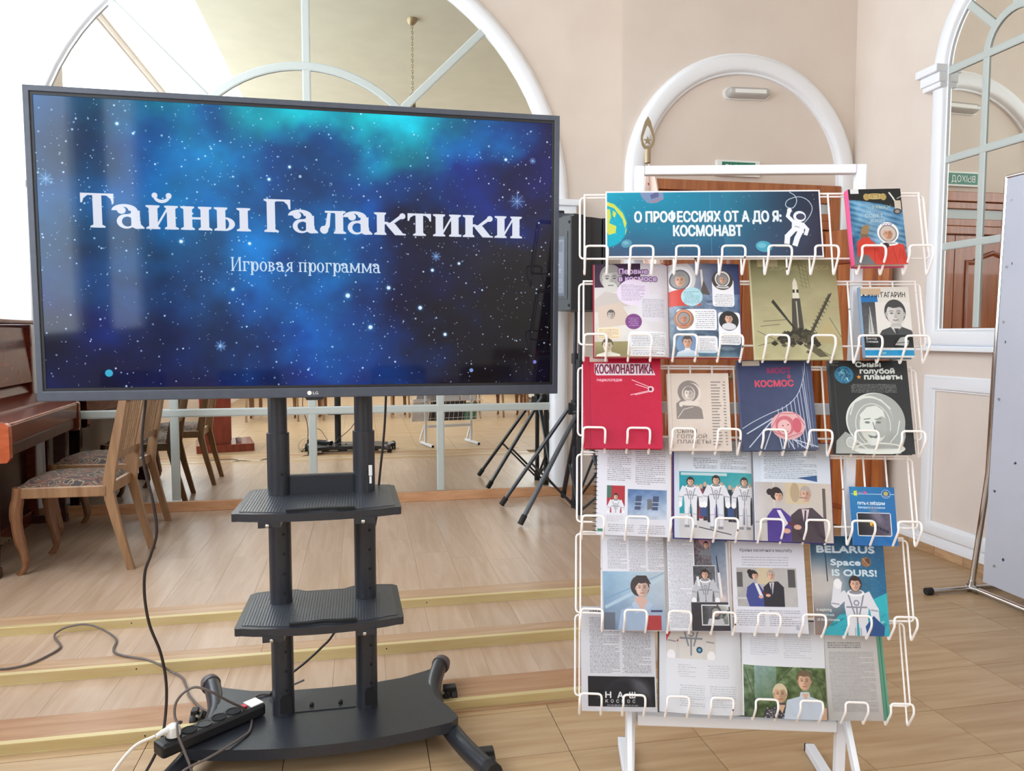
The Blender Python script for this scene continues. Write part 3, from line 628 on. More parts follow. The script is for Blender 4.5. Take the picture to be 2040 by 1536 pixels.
def art_rocket():
    a = Art(440, 550, (160, 154, 118)); L = 125
    a.grad(0, 0, 100, 60, (132, 130, 92), (146, 142, 100), (166, 158, 122), (172, 162, 124), 12, 2, 4); a.grad(0, 60, 100, L, (172, 164, 128), (166, 156, 118), (190, 184, 140), (186, 182, 144), 12, 3, 4)
    a.text('ПОКОРЕНИЕ КОСМОСА', 16, 92, 14.6, 5.4, (196, 192, 140), .0, .75); a.rect(8, 1, 32, 10, (190, 178, 140))
    for x in (56, 60, 64): a.line([(x, 6), (x+4, 38)], .5, (90, 86, 60), .7)
    for y in range(8, 38, 5): a.line([(56, y), (66, y+4)], .4, (90, 86, 60), .7)
    D = (50, 46, 36)
    a.poly([(47, 50), (48, 30), (50.5, 24), (53, 30), (55, 50)], (222, 216, 200)); a.poly([(46, 50), (55.5, 50), (58, 92), (44, 92)], (70, 66, 56)); a.rect(47.5, 39, 50, 43, D); a.rect(52, 39, 54.5, 43, D); a.line([(51, 54), (51.5, 86)], 1.6, (180, 174, 156))
    a.line([(23, 54), (48, 88)], 2.2, D); a.line([(90, 46), (66, 92)], 3.4, (84, 74, 54)); a.line([(92, 44), (68, 90)], 1.2, D)
    for k in range(9): x, y = 24+k*2.6, 52+k*4; a.line([(x, y), (x+4, y+6)], 1.6, D)
    for k in range(10): x, y = 88-k*2.4, 50+k*4.4; a.line([(x-3, y), (x+2, y+5)], .8, D)
    r = random.Random(3)
    for k in range(150):
        t = r.gauss(0, 1); x = 53+t*11; y = 88+abs(r.gauss(0, 9))+abs(t)*3; q = r.uniform(1.5, 5.5); a.poly([(x, y-q), (x+q, y), (x, y+q*.6), (x-q, y)], r.choice([D, (66, 60, 46), (40, 38, 30), (90, 84, 66)]))
    a.poly([(70, 96), (86, 76), (100, 104), (100, 108), (74, 104)], (180, 164, 120)); a.line([(88, 74), (100, 98)], .7, (100, 90, 66))
    for p in (((4, 108), (34, 100)), ((30, 104), (4, 90)), ((64, 108), (90, 122)), ((12, 78), (40, 76)), ((8, 84), (30, 82))): a.line(p, .8, (90, 84, 66), .8)
    a.poly([(56, 108), (66, 106), (84, 121), (74, 122)], (96, 90, 66))
    return a.image('rocket cover')
def art_portrait():
    a = Art(400, 620, (226, 222, 216)); L = 155
    a.rect(0, 0, 100, 34, (222, 216, 208)); a.rect(0, 4, 42, 17, (196, 166, 132)); a.rect(0, 20, 34, 34, (24, 110, 176)); a.text('ЮРИЙ ГАГАРИН', 4, 92, 23.5, 11.5, (28, 28, 34), .012)
    a.rect(0, 4, 42, 17, (200, 172, 140)); a.grad(0, 34, 28, 106, (66, 70, 78), (60, 60, 66), (90, 90, 92), (110, 110, 108), 14)
    a.poly([(12, 84), (14, 60), (16, 42), (18, 60), (20, 84), (22, 104), (10, 104)], (196, 196, 192)); a.line([(15, 44), (15, 100)], 1.2, (70, 70, 74))
    a.bust(68, 62, 22, (66, 66, 68), b=2.1, w=1.7); a.poly([(58, 74), (78, 74), (78, 92), (58, 92)], (190, 186, 182)); a.poly([(56, 88), (66, 104), (78, 88)], (206, 204, 202)); a.poly([(63, 92), (66, 104), (70, 104), (73, 92)], (50, 50, 54)); a.face(68, 60, 25, (206, 202, 198), (62, 60, 62), tone=.86)
    a.rect(0, 106, 100, 134, (18, 20, 24)); a.text('Виктор', 4, 26, 116, 5, (214, 214, 216), .02); a.text('Степанов', 4, 28, 123, 5, (214, 214, 216), .02)
    a.poly([(62, 128), (74, 112), (84, 110), (92, 120), (88, 130)], (176, 176, 174)); a.line([(60, 124), (92, 122)], 1.2, (30, 30, 34)); a.rect(0, 134, 100, 139, (232, 232, 230)); a.body(4, 135, 96, 138.5, 1, seed=3)
    a.rect(0, 139, 100, 151, (14, 146, 200)); a.text('ЖЗЛ', 28, 42, 148, 5, (190, 226, 238), .02); a.rect(0, 151, 100, L, (216, 216, 212))
    return a.image('portrait cover')
def art_redenc():
    a = Art(420, 508, (192, 16, 58)); L = 121
    a.grad(0, 0, 100, L, (188, 14, 52), (196, 18, 60), (178, 14, 60), (196, 20, 66), 5, 2, 20); a.rect(0, 0, 7, L, (170, 10, 50), .6); a.rect(7, 0, 8, L, (140, 8, 40), .7)
    a.rect(7, 0, 31, 7, (214, 196, 182)); a.poly([(13, 9), (86, 9), (93, 25), (16, 25), (13, 22)], (226, 214, 220)); a.text('КОСМОНАВТИКА', 14, 90, 22.5, 12, (120, 20, 60), .02); a.text('ЭНЦИКЛОПЕДИЯ', 16, 49, 33, 3.2, (236, 196, 206), .03)
    c = (240, 206, 214)
    for p in (((62, 31), (88, 42)), ((67, 37), (85, 43)), ((60, 51), (86, 45)), ((66, 51), (88, 46))): a.line(p, .9, c)
    a.ell(86.5, 43.6, 4, 4, c); a.ell(86, 43.6, 2.2, 2.2, (110, 16, 50)); return a.image('crimson cover')
def art_beige():
    a = Art(400, 512, (218, 204, 192)); G = (140, 130, 126)
    a.grad(0, 0, 100, 128, (214, 200, 188), (222, 208, 196), (210, 196, 186), (220, 206, 196), 4, 3, 9); a.rect(4, 0, 5, 128, (190, 176, 164))
    a.poly([(12, 76), (12, 50), (20, 44), (30, 52), (50, 56), (54, 60), (56, 76)], G); a.ell(34, 31, 19, 19, G); a.ell(37, 33, 17, 17, (226, 214, 204)); a.ell(34, 32, 15.5, 16, G); a.ell(33, 34, 11, 12.5, (226, 214, 204)); a.ell(33, 34, 10, 11.6, G, .4)
    a.face(33, 34, 9.5, (226, 214, 204), G, tone=.7); a.ell(34, 50, 17, 4, (226, 214, 204)); a.ell(20, 52, 3, 4, (226, 214, 204)); a.line([(14, 74), (24, 60), (40, 56)], 1, (226, 214, 204))
    for i, t in enumerate(('СЫНЫ', 'ГОЛУБОЙ', 'ПЛАНЕТЫ')): a.text(t, 12, (44, 60, 66)[i], 99+i*8.6, 6.2, (96, 88, 84), -.004)
    r = random.Random(2)
    for i in range(22): y = 14+i*4.9; x = 70-.0*i; a.rect(x, y, x+r.uniform(10, 17), y+2, (130, 120, 118), .8); a.rect(x+r.uniform(19, 21), y, x+24, y+2, (130, 120, 118), .8)
    return a.image('beige cover')
def art_bridge():
    a = Art(420, 516, (62, 72, 108)); c = (196, 206, 226)
    a.grad(0, 0, 100, 123, (50, 58, 100), (66, 78, 116), (64, 76, 104), (70, 78, 108), 6, 2, 9)
    a.rect(6, 1, 30, 8, (206, 196, 180)); R = (206, 66, 96)
    a.text('МОСТ', 40, 72, 19, 7.5, (150, 46, 96), .05); a.text('В', 67, 71, 26, 4.5, R, .03); a.text('КОСМОС', 22, 74, 37, 8.5, (214, 76, 98), .045)
    curve = [(100, 4), (97, 22), (90, 42), (80, 56), (66, 66), (48, 73), (24, 84), (0, 98)]
    a.line([tuple(v)[:2] for v in smoothpath([(x-8, y, 0) for x, y in curve], 5)], .9, c)
    for x, y in ((88, 24), (86, 34), (82, 42), (78, 48), (73, 54), (68, 58), (62, 62), (56, 65), (50, 68)): a.line([(x, y), (x+5, 119)], .9, c)
    for x in (84, 87, 90): a.line([(x+4, 10), (x+6, 119)], .4, c, .8)
    for p in (((6, 100), (42, 80)), ((8, 118), (42, 82)), ((28, 121), (44, 84)), ((50, 88), (68, 121)), ((48, 96), (52, 121)), ((60, 106), (100, 119)), ((56, 100), (84, 121))): a.line(p, 1.5, c)
    a.ell(62, 90, 23, 19, (226, 176, 178)); a.ell(58, 90, 13, 13, (206, 110, 124)); a.ell(57, 92, 9, 10, (232, 186, 186)); a.ell(74, 90, 6, 10, (204, 96, 112)); a.line([(40, 92), (52, 74), (74, 74), (84, 90)], .9, (190, 90, 110)); a.line([(42, 98), (60, 106), (80, 100)], .9, (190, 90, 110))
    a.ell(55, 90, 1.2, .8, (150, 50, 80)); a.ell(62, 89, 1.2, .8, (150, 50, 80)); a.line([(54, 98), (61, 98)], .8, (150, 50, 80)); return a.image('navy cover')
def art_black():
    a = Art(440, 541, (26, 27, 29)); g = (168, 172, 168); w = (222, 226, 220); L = 123
    a.rect(5, 0, 5.6, L, (70, 70, 72)); a.ell(18, 19, 12.2, 11.6, (44, 122, 158))
    r = random.Random(4)
    for i in range(60): x = 18+r.gauss(0, 5.5); y = 19+r.gauss(0, 5); (math.hypot(x-18, y-19) < 10) and a.ell(x, y, r.uniform(.8, 2.6), r.uniform(.5, 1.4), r.choice([(170, 216, 228), (16, 66, 100), (110, 180, 200), (24, 84, 120)]), .8, rot=r.uniform(0, 90))
    for t, x0, x1, y in (('Сыны', 34, 66, 8.5), ('голубой', 39, 83, 17.2), ('планеты', 44, 92, 25)): a.text(t, x0, x1, y, 6.6, w, .055)
    a.poly([(37+(3.2 if k % 2 == 0 else 1.4)*math.sin(k*PI/5), 22-(3.2 if k % 2 == 0 else 1.4)*math.cos(k*PI/5)) for k in range(10)], (236, 160, 60))
    a.body(26, 31, 84, 43, 7, (170, 172, 172), .8, .5, 3); a.body(0.5, 1, 12, 7, 3, (190, 190, 190), .8, .5, 5)
    a.poly([(0, 122.5), (2, 106), (14, 94), (24, 100), (34, 122.5)], g); a.ell(54, 80, 37, 37, w); a.ell(56, 80, 35, 36, g); a.ell(46, 80, 30, 33, w); a.ell(47, 81, 29, 31, g); a.ell(50, 85, 22.5, 28, w); a.ell(50, 85, 21.5, 27, g)
    a.poly([(76, 90), (90, 82), (90, 100), (82, 122.5), (40, 122.5), (36, 116)], g); a.ell(55, 116, 33, 8, w); a.ell(55, 114, 26, 4, g)
    a.ell(50, 86, 17, 23, w); a.poly([(34, 72), (44, 62), (56, 60), (64, 66), (68, 84), (58, 74), (44, 74), (36, 82)], w); a.ell(60, 88, 8, 14, g, .9, rot=10)
    D = (120, 124, 122)
    for x in (43, 57): a.ell(x, 82, 3.4, 1.5, D); a.line([(x-4, 78), (x+4, 77)], 1.2, D)
    a.line([(50, 82), (52, 92), (48, 93)], 1.2, D); a.poly([(42, 98), (50, 100), (58, 97), (52, 103), (46, 103)], D); a.ell(48, 107, 7, 5, w)
    a.ell(20, 108, 6, 7, w); a.ell(20, 108, 4.6, 5.6, g, .5); a.line([(22, 96), (28, 108), (40, 116)], 1.4, w); a.line([(22, 72), (28, 56), (44, 48), (62, 52), (74, 64)], 1.4, w); a.line([(84, 80), (80, 96), (70, 108)], 1.4, w)
    a.rect(30, 116, 78, 122.5, w, .8); return a.image('black cover')
def art_spiral():
    a = Art(420, 553, (224, 224, 234)); L = 131.6
    a.body(14, 10, 46, 62, 20, (110, 108, 116), seed=1); a.body(52, 8, 92, 66, 22, (110, 108, 116), seed=2)
    a.rect(14, 68, 38, 103, (172, 44, 56)); a.rect(14, 68, 20, 84, (70, 110, 96)); a.suit(26, 78, 46, SK, hair=(66, 44, 40)); a.rect(0, 103.2, 44, 131.6, (224, 224, 234)); a.rect(38.2, 60, 46, 110, (224, 224, 234)); a.rect(0, 60, 13.8, 110, (224, 224, 234))
    a.grad(42, 72, 94, 110, (70, 104, 156), (104, 134, 176), (176, 192, 212), (196, 204, 218), 26, 4, 5)
    for x in (53, 76): a.poly([(x, 80), (x+8, 80), (x+6, 98), (x-2, 98)], (70, 84, 116)); a.line([(x-1, 88), (x+8, 88)], .8, (190, 200, 214)); a.line([(x-2, 93), (x+7, 93)], .8, (190, 200, 214))
    a.poly([(68, 84), (74, 84), (75, 96), (68, 98)], (110, 112, 118)); a.body(14, 106, 36, 114, 4, (170, 170, 176), seed=3); a.body(16, 117, 50, 127, 4, (110, 108, 116), seed=4); a.body(56, 117, 92, 129, 5, (110, 108, 116), seed=5); a.rect(2, 124, 10, 127.5, (60, 130, 104))
    return a.image('ring bound page')
def art_blueopen(side):
    a = Art(430, 524, (216, 224, 236)); L = 122
    if side == 0:
        a.poly([(24, 5), (60, 5), (44, 14)], (180, 206, 212)); a.body(24, 22, 54, 36, 6, (70, 74, 84), seed=1); a.body(58, 5, 92, 36, 14, (100, 104, 112), seed=2)
        a.grad(6, 40, 100, 108, (20, 150, 166), (60, 170, 176), (30, 140, 150), (150, 156, 158), 12, 3, 6); a.rect(6, 92, 100, L, (204, 202, 204)); a.rect(8, 41, 66, 44.5, (190, 214, 220))
        r = random.Random(1)
        for i in range(16): x = 20+i*5.2; y = 62+r.uniform(-4, 4); c = r.choice([(36, 40, 60), (150, 40, 60), (40, 60, 110), (60, 50, 54), (200, 200, 206), (24, 30, 44)]); a.rect(x, y, x+5, 100+r.uniform(-3, 4), c); a.ell(x+2.5, y-3, 2.2, 3, (200, 160, 140))
        for x, h in ((20, 62), (52, 66), (88, 64)): a.suit(x, 44+(66-h)*.7, h, SK)
        for x in (32, 66): a.rect(x, 84, x+8, 95, (50, 76, 126))
        a.line([(30, 108), (70, 116)], 1, (40, 40, 50)); a.rect(0, 0, 6, L, (196, 206, 224), .6)
    else:
        a.body(14, 6, 82, 46, 18, (96, 112, 130), seed=3); a.poly([(56, 44), (82, 40), (82, 48)], (40, 84, 140)); a.rect(0, 0, 10, L, (196, 206, 220), .5)
        a.grad(2, 50, 100, L, (186, 178, 176), (208, 196, 184), (190, 184, 182), (206, 196, 190), 8, 3, 5); a.rect(24, 50, 26, L, (206, 200, 196)); a.rect(40, 50, 70, 76, (206, 188, 158)); a.ell(52, 62, 6, 12, (182, 160, 130)); a.rect(88, 56, 92, 96, (90, 80, 78)); a.rect(2, 98, 20, 100, (160, 154, 150))
        a.poly([(16, 92), (24, 82), (34, 82), (46, 92), (46, 122), (16, 122)], (76, 54, 140)); a.poly([(28, 84), (33, 84), (42, 100), (38, 104)], (226, 222, 230)); a.ell(28, 64, 7.5, 8, (44, 34, 36)); a.ell(20, 62, 4, 4, (44, 34, 36)); a.face(31, 67, 6.5, SK, (44, 34, 36))
        a.poly([(46, 90), (56, 82), (74, 80), (88, 92), (90, 122), (46, 122)], (66, 52, 62)); a.poly([(60, 82), (70, 82), (64, 108)], (216, 196, 200)); a.line([(65, 84), (63, 104)], 2.2, (50, 40, 56)); a.face(66, 64, 8.5, (220, 172, 150), (176, 166, 160), hairline=-.7); a.line([(58, 68), (67, 68)], 1.6, (150, 130, 124))
        a.poly([(42, 98), (56, 101), (55, 104), (42, 101)], (96, 40, 50)); a.ell(54, 104, 5, 3, (220, 170, 150)); a.ell(40, 109, 5, 3, (220, 170, 150))
    return a.image('open report page')
def art_booklet():
    a = Art(340, 456, (18, 112, 178)); L = 134
    a.grad(0, 0, 100, L, (30, 128, 186), (16, 106, 172), (14, 100, 172), (20, 112, 184)); a.rect(0, 16, 100, 17.2, (220, 234, 244)); a.poly([(6, 10), (14, 8), (14, 22), (6, 20)], (150, 200, 60)); a.text('Я', 7, 13, 20, 9, (250, 240, 90), .02); a.text('горжусь', 15, 30, 14, 3, (220, 120, 190), .02); a.poly([(30, 9), (38, 13), (31, 18)], (220, 80, 150))
    a.ell(80, 16, 10.5, 10, (170, 200, 230)); a.ell(80, 16, 9.2, 8.8, (20, 90, 160)); a.ell(80, 15, 5.4, 5, (190, 180, 90)); a.line([(73, 20), (80, 23), (87, 20)], 1, (190, 210, 230))
    a.text('ПУТЬ К ЗВЁЗДАМ', 14, 76, 41, 6, (232, 242, 250), .035); a.text('Белорусы в космосе', 15, 76, 49.5, 4.6, (214, 232, 246), .03)
    a.rrect(10, 59, 88, 113, 4, (226, 234, 242)); a.grad(12, 61, 86, 111, (24, 22, 28), (90, 84, 110), (14, 12, 18), (110, 100, 122), 20, 3, 4); a.ell(56, 66, 26, 10, (150, 140, 160), .6, rot=60, soft=1); a.ell(44, 84, 5, 6.5, (236, 190, 50)); a.ell(46, 88, 3, 3, (180, 110, 30)); a.poly([(36, 79), (41, 76), (42, 80), (37, 83)], (90, 90, 90))
    a.poly([(52, 88), (82, 101), (80, 107), (50, 93)], (40, 42, 70)); [a.line([(x, 88+(x-52)*.45), (x-2, 93.5+(x-52)*.45)], .7, (120, 110, 130)) for x in (60, 67, 74)]
    return a.image('booklet cover')
def art_mag(side):
    a = Art(420, 596, (222, 222, 230)); L = 142
    if side == 0:
        a.body(8, 4, 38, 50, 24, (90, 90, 98), seed=1); a.body(42, 4, 68, 54, 26, (90, 90, 98), seed=2); a.body(72, 6, 98, 52, 25, (90, 90, 98), seed=3)
        a.grad(0, 54, 100, L, (140, 178, 206), (196, 206, 216), (110, 130, 156), (170, 186, 208), 14, 3, 4); a.line([(4, 108), (100, 60)], 5, (190, 214, 230), .6); a.line([(4, 96), (96, 56)], 2, (100, 150, 190), .5)
        a.poly([(22, 142), (28, 112), (48, 104), (76, 104), (96, 112), (100, 142)], (160, 178, 204)); a.poly([(50, 92), (66, 92), (72, 104), (62, 114), (46, 106)], (206, 172, 160)); a.poly([(44, 102), (50, 98), (60, 114), (50, 118)], (176, 192, 214)); a.poly([(70, 98), (78, 104), (66, 116), (60, 114)], (176, 192, 214))
        a.ell(55, 76, 12, 15, (66, 58, 60)); a.face(61, 79, 13.4, (214, 182, 168), (66, 58, 60)); a.poly([(52, 60), (68, 60), (76, 74), (60, 66), (52, 76)], (66, 58, 60)); a.rect(66, 120, 90, 142, (176, 64, 66)); a.poly([(66, 118), (70, 118), (68, 134), (64, 140)], (226, 210, 206)); a.rect(74, 112, 92, 115, (66, 76, 106))
        a.rect(0, 116, 18, 142, (90, 90, 100), .7)
    else:
        a.body(4, 2, 44, 138, 64, (104, 104, 112), seed=4); a.rect(50, 0, 100, 8, (28, 30, 40)); a.rect(50, 106, 100, L, (54, 52, 60))
        a.grad(46, 0, 80, 44, (110, 90, 96), (150, 140, 146), (80, 76, 84), (120, 112, 120), 50, 5, 12); a.ell(68, 6, 14, 8, (196, 140, 150)); a.face(66, 13, 5, SK, (40, 36, 36)); a.bust(66, 13, 6, (120, 122, 130))
        a.grad(74, 6, 98, 100, (90, 116, 146), (120, 140, 164), (150, 160, 176), (190, 176, 176), 12, 6, 4); a.line([(82, 30), (85, 58)], 1.8, (40, 44, 60)); a.line([(85, 56), (88, 92)], 4, (232, 226, 224)); a.ell(88, 94, 7, 5, (226, 206, 200), .7, soft=.8)
        a.rect(42, 44, 80, 100, (228, 228, 232)); a.grad(43, 45, 79, 99, (70, 72, 80), (86, 86, 92), (90, 90, 96), (110, 110, 116), 30, 7, 8); a.suit(62, 50, 86, SK, (190, 192, 200)); a.line([(50, 62), (52, 74)], 4, (230, 230, 234)); a.rect(38, 99.5, 98, 142, (54, 52, 60))
        a.rect(54, 103, 98, 134, (228, 228, 232)); a.grad(55.5, 104.5, 97, 132.5, (60, 60, 64), (210, 212, 210), (70, 70, 74), (120, 124, 120), 16, 8, 5); a.line([(80, 104), (90, 120), (97, 112)], 2.4, (70, 80, 76)); a.line([(84, 132), (90, 118)], 1.6, (70, 80, 76)); a.helmet(77, 114, 6.5, SK, (90, 84, 88), (60, 56, 60), (196, 196, 202)); a.rect(53, 134.2, 99, 142, (54, 52, 60))
    return a.image('space magazine page')
def art_sheet():
    a = Art(420, 516, (220, 220, 230)); L = 123
    a.text('Краіна касмічнага маштабу', 12, 84, 14, 4.4, (70, 70, 80), .0); a.body(14, 20, 78, 34, 4, (150, 150, 160), seed=1)
    a.grad(6, 36, 88, 88, (176, 172, 172), (190, 186, 184), (170, 168, 168), (184, 180, 182), 10, 3, 5); a.rect(34, 36, 56, 58, (206, 190, 160)); a.rect(6, 42, 14, 62, (90, 88, 90)); a.rect(76, 38, 86, 62, (80, 78, 80)); a.rect(4, 76, 26, 78, (200, 200, 204))
    a.poly([(20, 62), (28, 56), (36, 58), (44, 70), (44, 88), (22, 88), (18, 74)], (62, 72, 140)); a.poly([(30, 57), (34, 57), (41, 74), (38, 78)], (226, 226, 232)); a.ell(28, 45, 6, 6, (40, 34, 36)); a.ell(24, 41.5, 3.4, 3.4, (40, 34, 36)); a.face(31, 47, 5, SK, (40, 34, 36))
    a.poly([(42, 62), (50, 55), (62, 54), (70, 62), (70, 88), (42, 88)], (42, 40, 50)); a.poly([(50, 56), (57, 55), (54, 72)], (214, 206, 210)); a.line([(53.5, 57), (53, 70)], 1.4, (40, 50, 90)); a.face(53, 46, 6.2, (220, 176, 154), (170, 160, 154), hairline=-.7); a.poly([(40, 68), (50, 71), (49, 73), (40, 71)], (90, 36, 46)); a.ell(48, 73, 3.4, 2, (220, 170, 150)); a.ell(38, 75, 3.4, 2, (220, 170, 150))
    a.body(4, 92, 42, 114, 8, (110, 110, 120), seed=2); a.body(48, 92, 90, 114, 8, (110, 110, 120), seed=3); a.ell(86, 116, 3, 2.6, (180, 184, 196)); return a.image('magazine sheet')
def art_belarus():
    a = Art(420, 546, (40, 96, 140)); L = 130
    a.grad(0, 0, 100, L, (40, 84, 116), (24, 92, 140), (150, 120, 110), (20, 110, 150), 14, 3, 5); a.ell(12, 64, 34, 26, (206, 196, 190), .85, soft=1.1)
    a.poly([(60, 92), (100, 74), (100, 104), (70, 108)], (40, 176, 190)); a.poly([(8, 130), (34, 104), (66, 92), (100, 100), (100, 130)], (50, 170, 186)); r = random.Random(6)
    for i in range(30): a.ell(r.uniform(14, 98), r.uniform(98, 128), r.uniform(2, 6), r.uniform(.6, 2), r.choice([(200, 228, 230), (20, 120, 140), (30, 150, 170)]), .6, rot=-25)
    for i in range(120): a.ell(r.uniform(40, 100), r.uniform(2, 90), .25, .25, (190, 220, 236), .8)
    for p in (((30, 8), (100, 70)), ((60, 4), (30, 50)), ((96, 10), (56, 70))): a.line(p, .3, (110, 160, 190), .6)
    a.line([(20, 18), (21, 60)], 1.4, (36, 50, 70))
    a.text('BELARUS', 9, 87, 22, 9, (206, 222, 232), .05); a.text('Space', 27, 67, 38.6, 8, (206, 222, 232), .045); a.text('IS OURS!', 28, 88, 52.6, 8.4, (206, 222, 232), .045)
    a.ell(75, 34, 6.5, 6.5, (150, 104, 70)); a.ell(77, 33, 3.4, 4, (90, 64, 56)); a.line([(70, 29), (78, 38)], 1, (206, 160, 110))
    a.suit(58, 53, 112, SK, wave=True); a.poly([(68, 118), (80, 104), (94, 118), (92, 130), (70, 130)], (40, 80, 140))
    for i, t in enumerate(('is exploring', 'the vastness', 'of the Universe')): a.text(t, 4, (24, 27, 34)[i], 99+i*6.4, 4, (226, 226, 228), .01, .85)
    return a.image('blue space magazine cover')
def art_nash():
    a = Art(420, 563, (206, 206, 214)); L = 134
    a.text('«НАШ', 12, 36, 9, 5.4, (50, 50, 58), .02); a.body(12, 14, 52, 86, 40, (96, 96, 104), .8, seed=1); a.body(56, 14, 94, 86, 40, (96, 96, 104), .8, seed=2)
    a.rect(9, 90, 98, 128, (14, 14, 18)); R = [(9, 90), (98, 90), (98, 128), (9, 128)]
    a.ell(60, 128, 34, 37, (46, 46, 54), soft=.1); a.ell(56, 132, 36, 38, (18, 18, 24), .9, soft=.25); a.ell(80, 104, 14, 9, (120, 120, 128), .5, rot=40, soft=1); a.rect(0, 128, 100, L, (206, 206, 214)); a.rect(98, 86, 100, 134, (206, 206, 214)); a.rect(0, 128.2, 100, 134, (206, 206, 214))
    for t, x0 in (('Н', 32), ('А', 48), ('Ш', 64)): a.text(t, x0, x0+7.5, 117, 7.6, (226, 226, 230), .03)
    for i, t in enumerate('КОСМОС'): a.text(t, 32+i*7.2, 35.4+i*7.2, 123, 4, (206, 206, 212), .02)
    a.body(20, 113, 30, 118, 2, (150, 150, 156), seed=3); a.body(34, 124.5, 76, 127.5, 1, (206, 206, 210), .8, .6, 4); return a.image('newspaper sheet')
def art_book6(side):
    a = Art(430, 490, (222, 224, 232)); L = 114
    if side == 0:
        a.grad(8, 0, 68, 50, (206, 202, 202), (214, 210, 206), (206, 206, 210), (212, 210, 206)); a.rect(8, 0, 28, 30, (206, 56, 52)); a.suit(38, -14, 110, SK, (216, 212, 208)); a.rect(0, 50, 100, L, (222, 224, 232)); a.rect(68, 0, 100, L, (222, 224, 232)); a.rect(0, 0, 8, L, (214, 216, 224)); a.ell(48, 39, 3.8, 3.8, (30, 80, 110)); a.ell(48, 39, 1.8, 1.8, (120, 170, 190))
        a.body(22, 56, 44, 72, 6, (170, 172, 180), seed=1); a.body(58, 56, 84, 72, 6, (170, 172, 180), seed=2); a.body(24, 80, 54, 106, 10, (160, 162, 170), seed=3); a.body(60, 80, 92, 106, 10, (160, 162, 170), seed=4)
    else:
        a.body(10, 0, 44, 42, 16, (170, 176, 192), seed=5); a.body(50, 2, 84, 44, 16, (170, 176, 192), seed=6)
        a.grad(2, 54, 100, L, (96, 120, 84), (80, 100, 56), (66, 84, 50), (90, 100, 60), 60, 5, 14); a.grad(14, 54, 40, 92, (150, 176, 186), (130, 160, 150), (110, 140, 120), (90, 110, 80), 20, 6, 6, .8)
        for p in (((4, 60), (16, 100)), ((60, 54), (44, 70)), ((84, 56), (98, 90)), ((70, 54), (100, 70))): a.line(p, .9, (50, 56, 40), .8)
        a.bust(45, 86, 12, (62, 60, 66), w=2.0, b=2.8); r = random.Random(4)
        for i in range(60): a.ell(r.uniform(24, 64), r.uniform(102, 114), 1, .8, r.choice([(150, 150, 150), (40, 40, 44), (190, 190, 190)]), .8)
        a.poly([(40, 98), (50, 98), (46, 108)], (214, 176, 146)); a.face(44, 86, 10, (206, 166, 134), (206, 190, 160)); a.bust(74, 72, 13, (196, 206, 222), w=2.1, b=3.6); a.poly([(70, 84), (79, 84), (75, 92)], (212, 170, 140)); a.face(74, 70, 10.5, (212, 170, 142), (110, 90, 66)); a.poly([(96, 100), (102, 100), (102, 114), (94, 114)], (206, 166, 140))
    return a.image('illustrated book page')
def art_grey():
    a = Art(360, 551, (196, 194, 194)); L = 153
    a.grad(0, 0, 100, L, (206, 206, 206), (196, 192, 190), (180, 178, 176), (186, 180, 178), 4); a.body(8, 12, 70, 24, 3, (110, 108, 108), .8, .6, 1, True); a.body(8, 30, 92, 138, 46, (120, 118, 120), .75, seed=2); return a.image('text page')
def art_speaker():
    a = Art(300, 700, (70, 76, 90)); a.rrect(6, 12, 94, 222, 6, (112, 118, 132)); a.rect(12, 20, 88, 60, (90, 96, 110)); a.poly([(50, 84), (66, 112), (34, 112)], (200, 204, 210)); a.poly([(50, 90), (61, 109), (39, 109)], (96, 100, 112)); a.line([(51, 93), (48, 101), (53, 101), (49, 107)], 1.6, (200, 204, 210)); a.body(24, 124, 80, 150, 4, (190, 195, 205), seed=2); a.body(20, 166, 84, 200, 5, (160, 165, 175), seed=3)
    return a.image('speaker rear plate')
# ------------------------------------------------------------------ the room
YB, YD, XR, XL, ZC, YR = 5.39, 4.68, 3.32, -2.42, 4.4, -5.5
def struct(name, mb, mats, **k):
    o = mb.build(name, mats, **k); o['kind'] = 'structure'; return o
# back wall: mirror bay, a soft-angled step forward, then the door bay (one face strip, 10 cm thick)
plan = [(XL-.1, YB), (1.93, YB), (1.655, YD), (XR+.1, YD)]
mb = MB(); n = len(plan)   # splayed return hidden behind the door bay
vs = [(x, y, 0) for x, y in plan]+[(x, y, ZC) for x, y in plan]+[(x, YB+.1, 0) for x, y in plan]+[(x, YB+.1, ZC) for x, y in plan]
mb.add(vs, [(i, i+1, n+i+1, n+i) for i in range(n-1)]); mb.add(vs, [(2*n+i+1, 2*n+i, 3*n+i, 3*n+i+1) for i in range(n-1)]+[(n+i, n+i+1, 3*n+i+1, 3*n+i) for i in range(n-1)]+[(0, n, 3*n, 2*n), (n-1, 3*n-1, 4*n-1, 2*n-1)][:1])
struct('wall_back', mb, M['wall'], sharp=80)
mb = MB(); ys = [YR-.1]+[v for a in sorted(FILLWIN) for v in a]+[YD]
for i in range(0, len(ys), 2): mb.box(XR, XR+.1, ys[i], ys[i+1], 0, ZC)
for a, b in FILLWIN: mb.box(XR, XR+.1, a, b, 0, SILL).box(XR, XR+.1, a, b, HEAD, ZC)
struct('wall_right', mb, M['wall'])
mb = MB(); W = sorted(LWIN)
ys = [YR-.1]+[v for a in W for v in a]+[YB]
for i in range(0, len(ys), 2): mb.box(XL-.1, XL, ys[i], ys[i+1], 0, ZC)
for a, b in W: mb.box(XL-.1, XL, a, b, 0, SILL).box(XL-.1, XL, a, b, HEAD, ZC)
struct('wall_left', mb, M['wall'])
mb = MB(); xs = [XL]+[v for a in sorted(RWIN) for v in a]+[XR]
for i in range(0, len(xs), 2): mb.box(xs[i], xs[i+1], YR-.1, YR, 0, ZC)
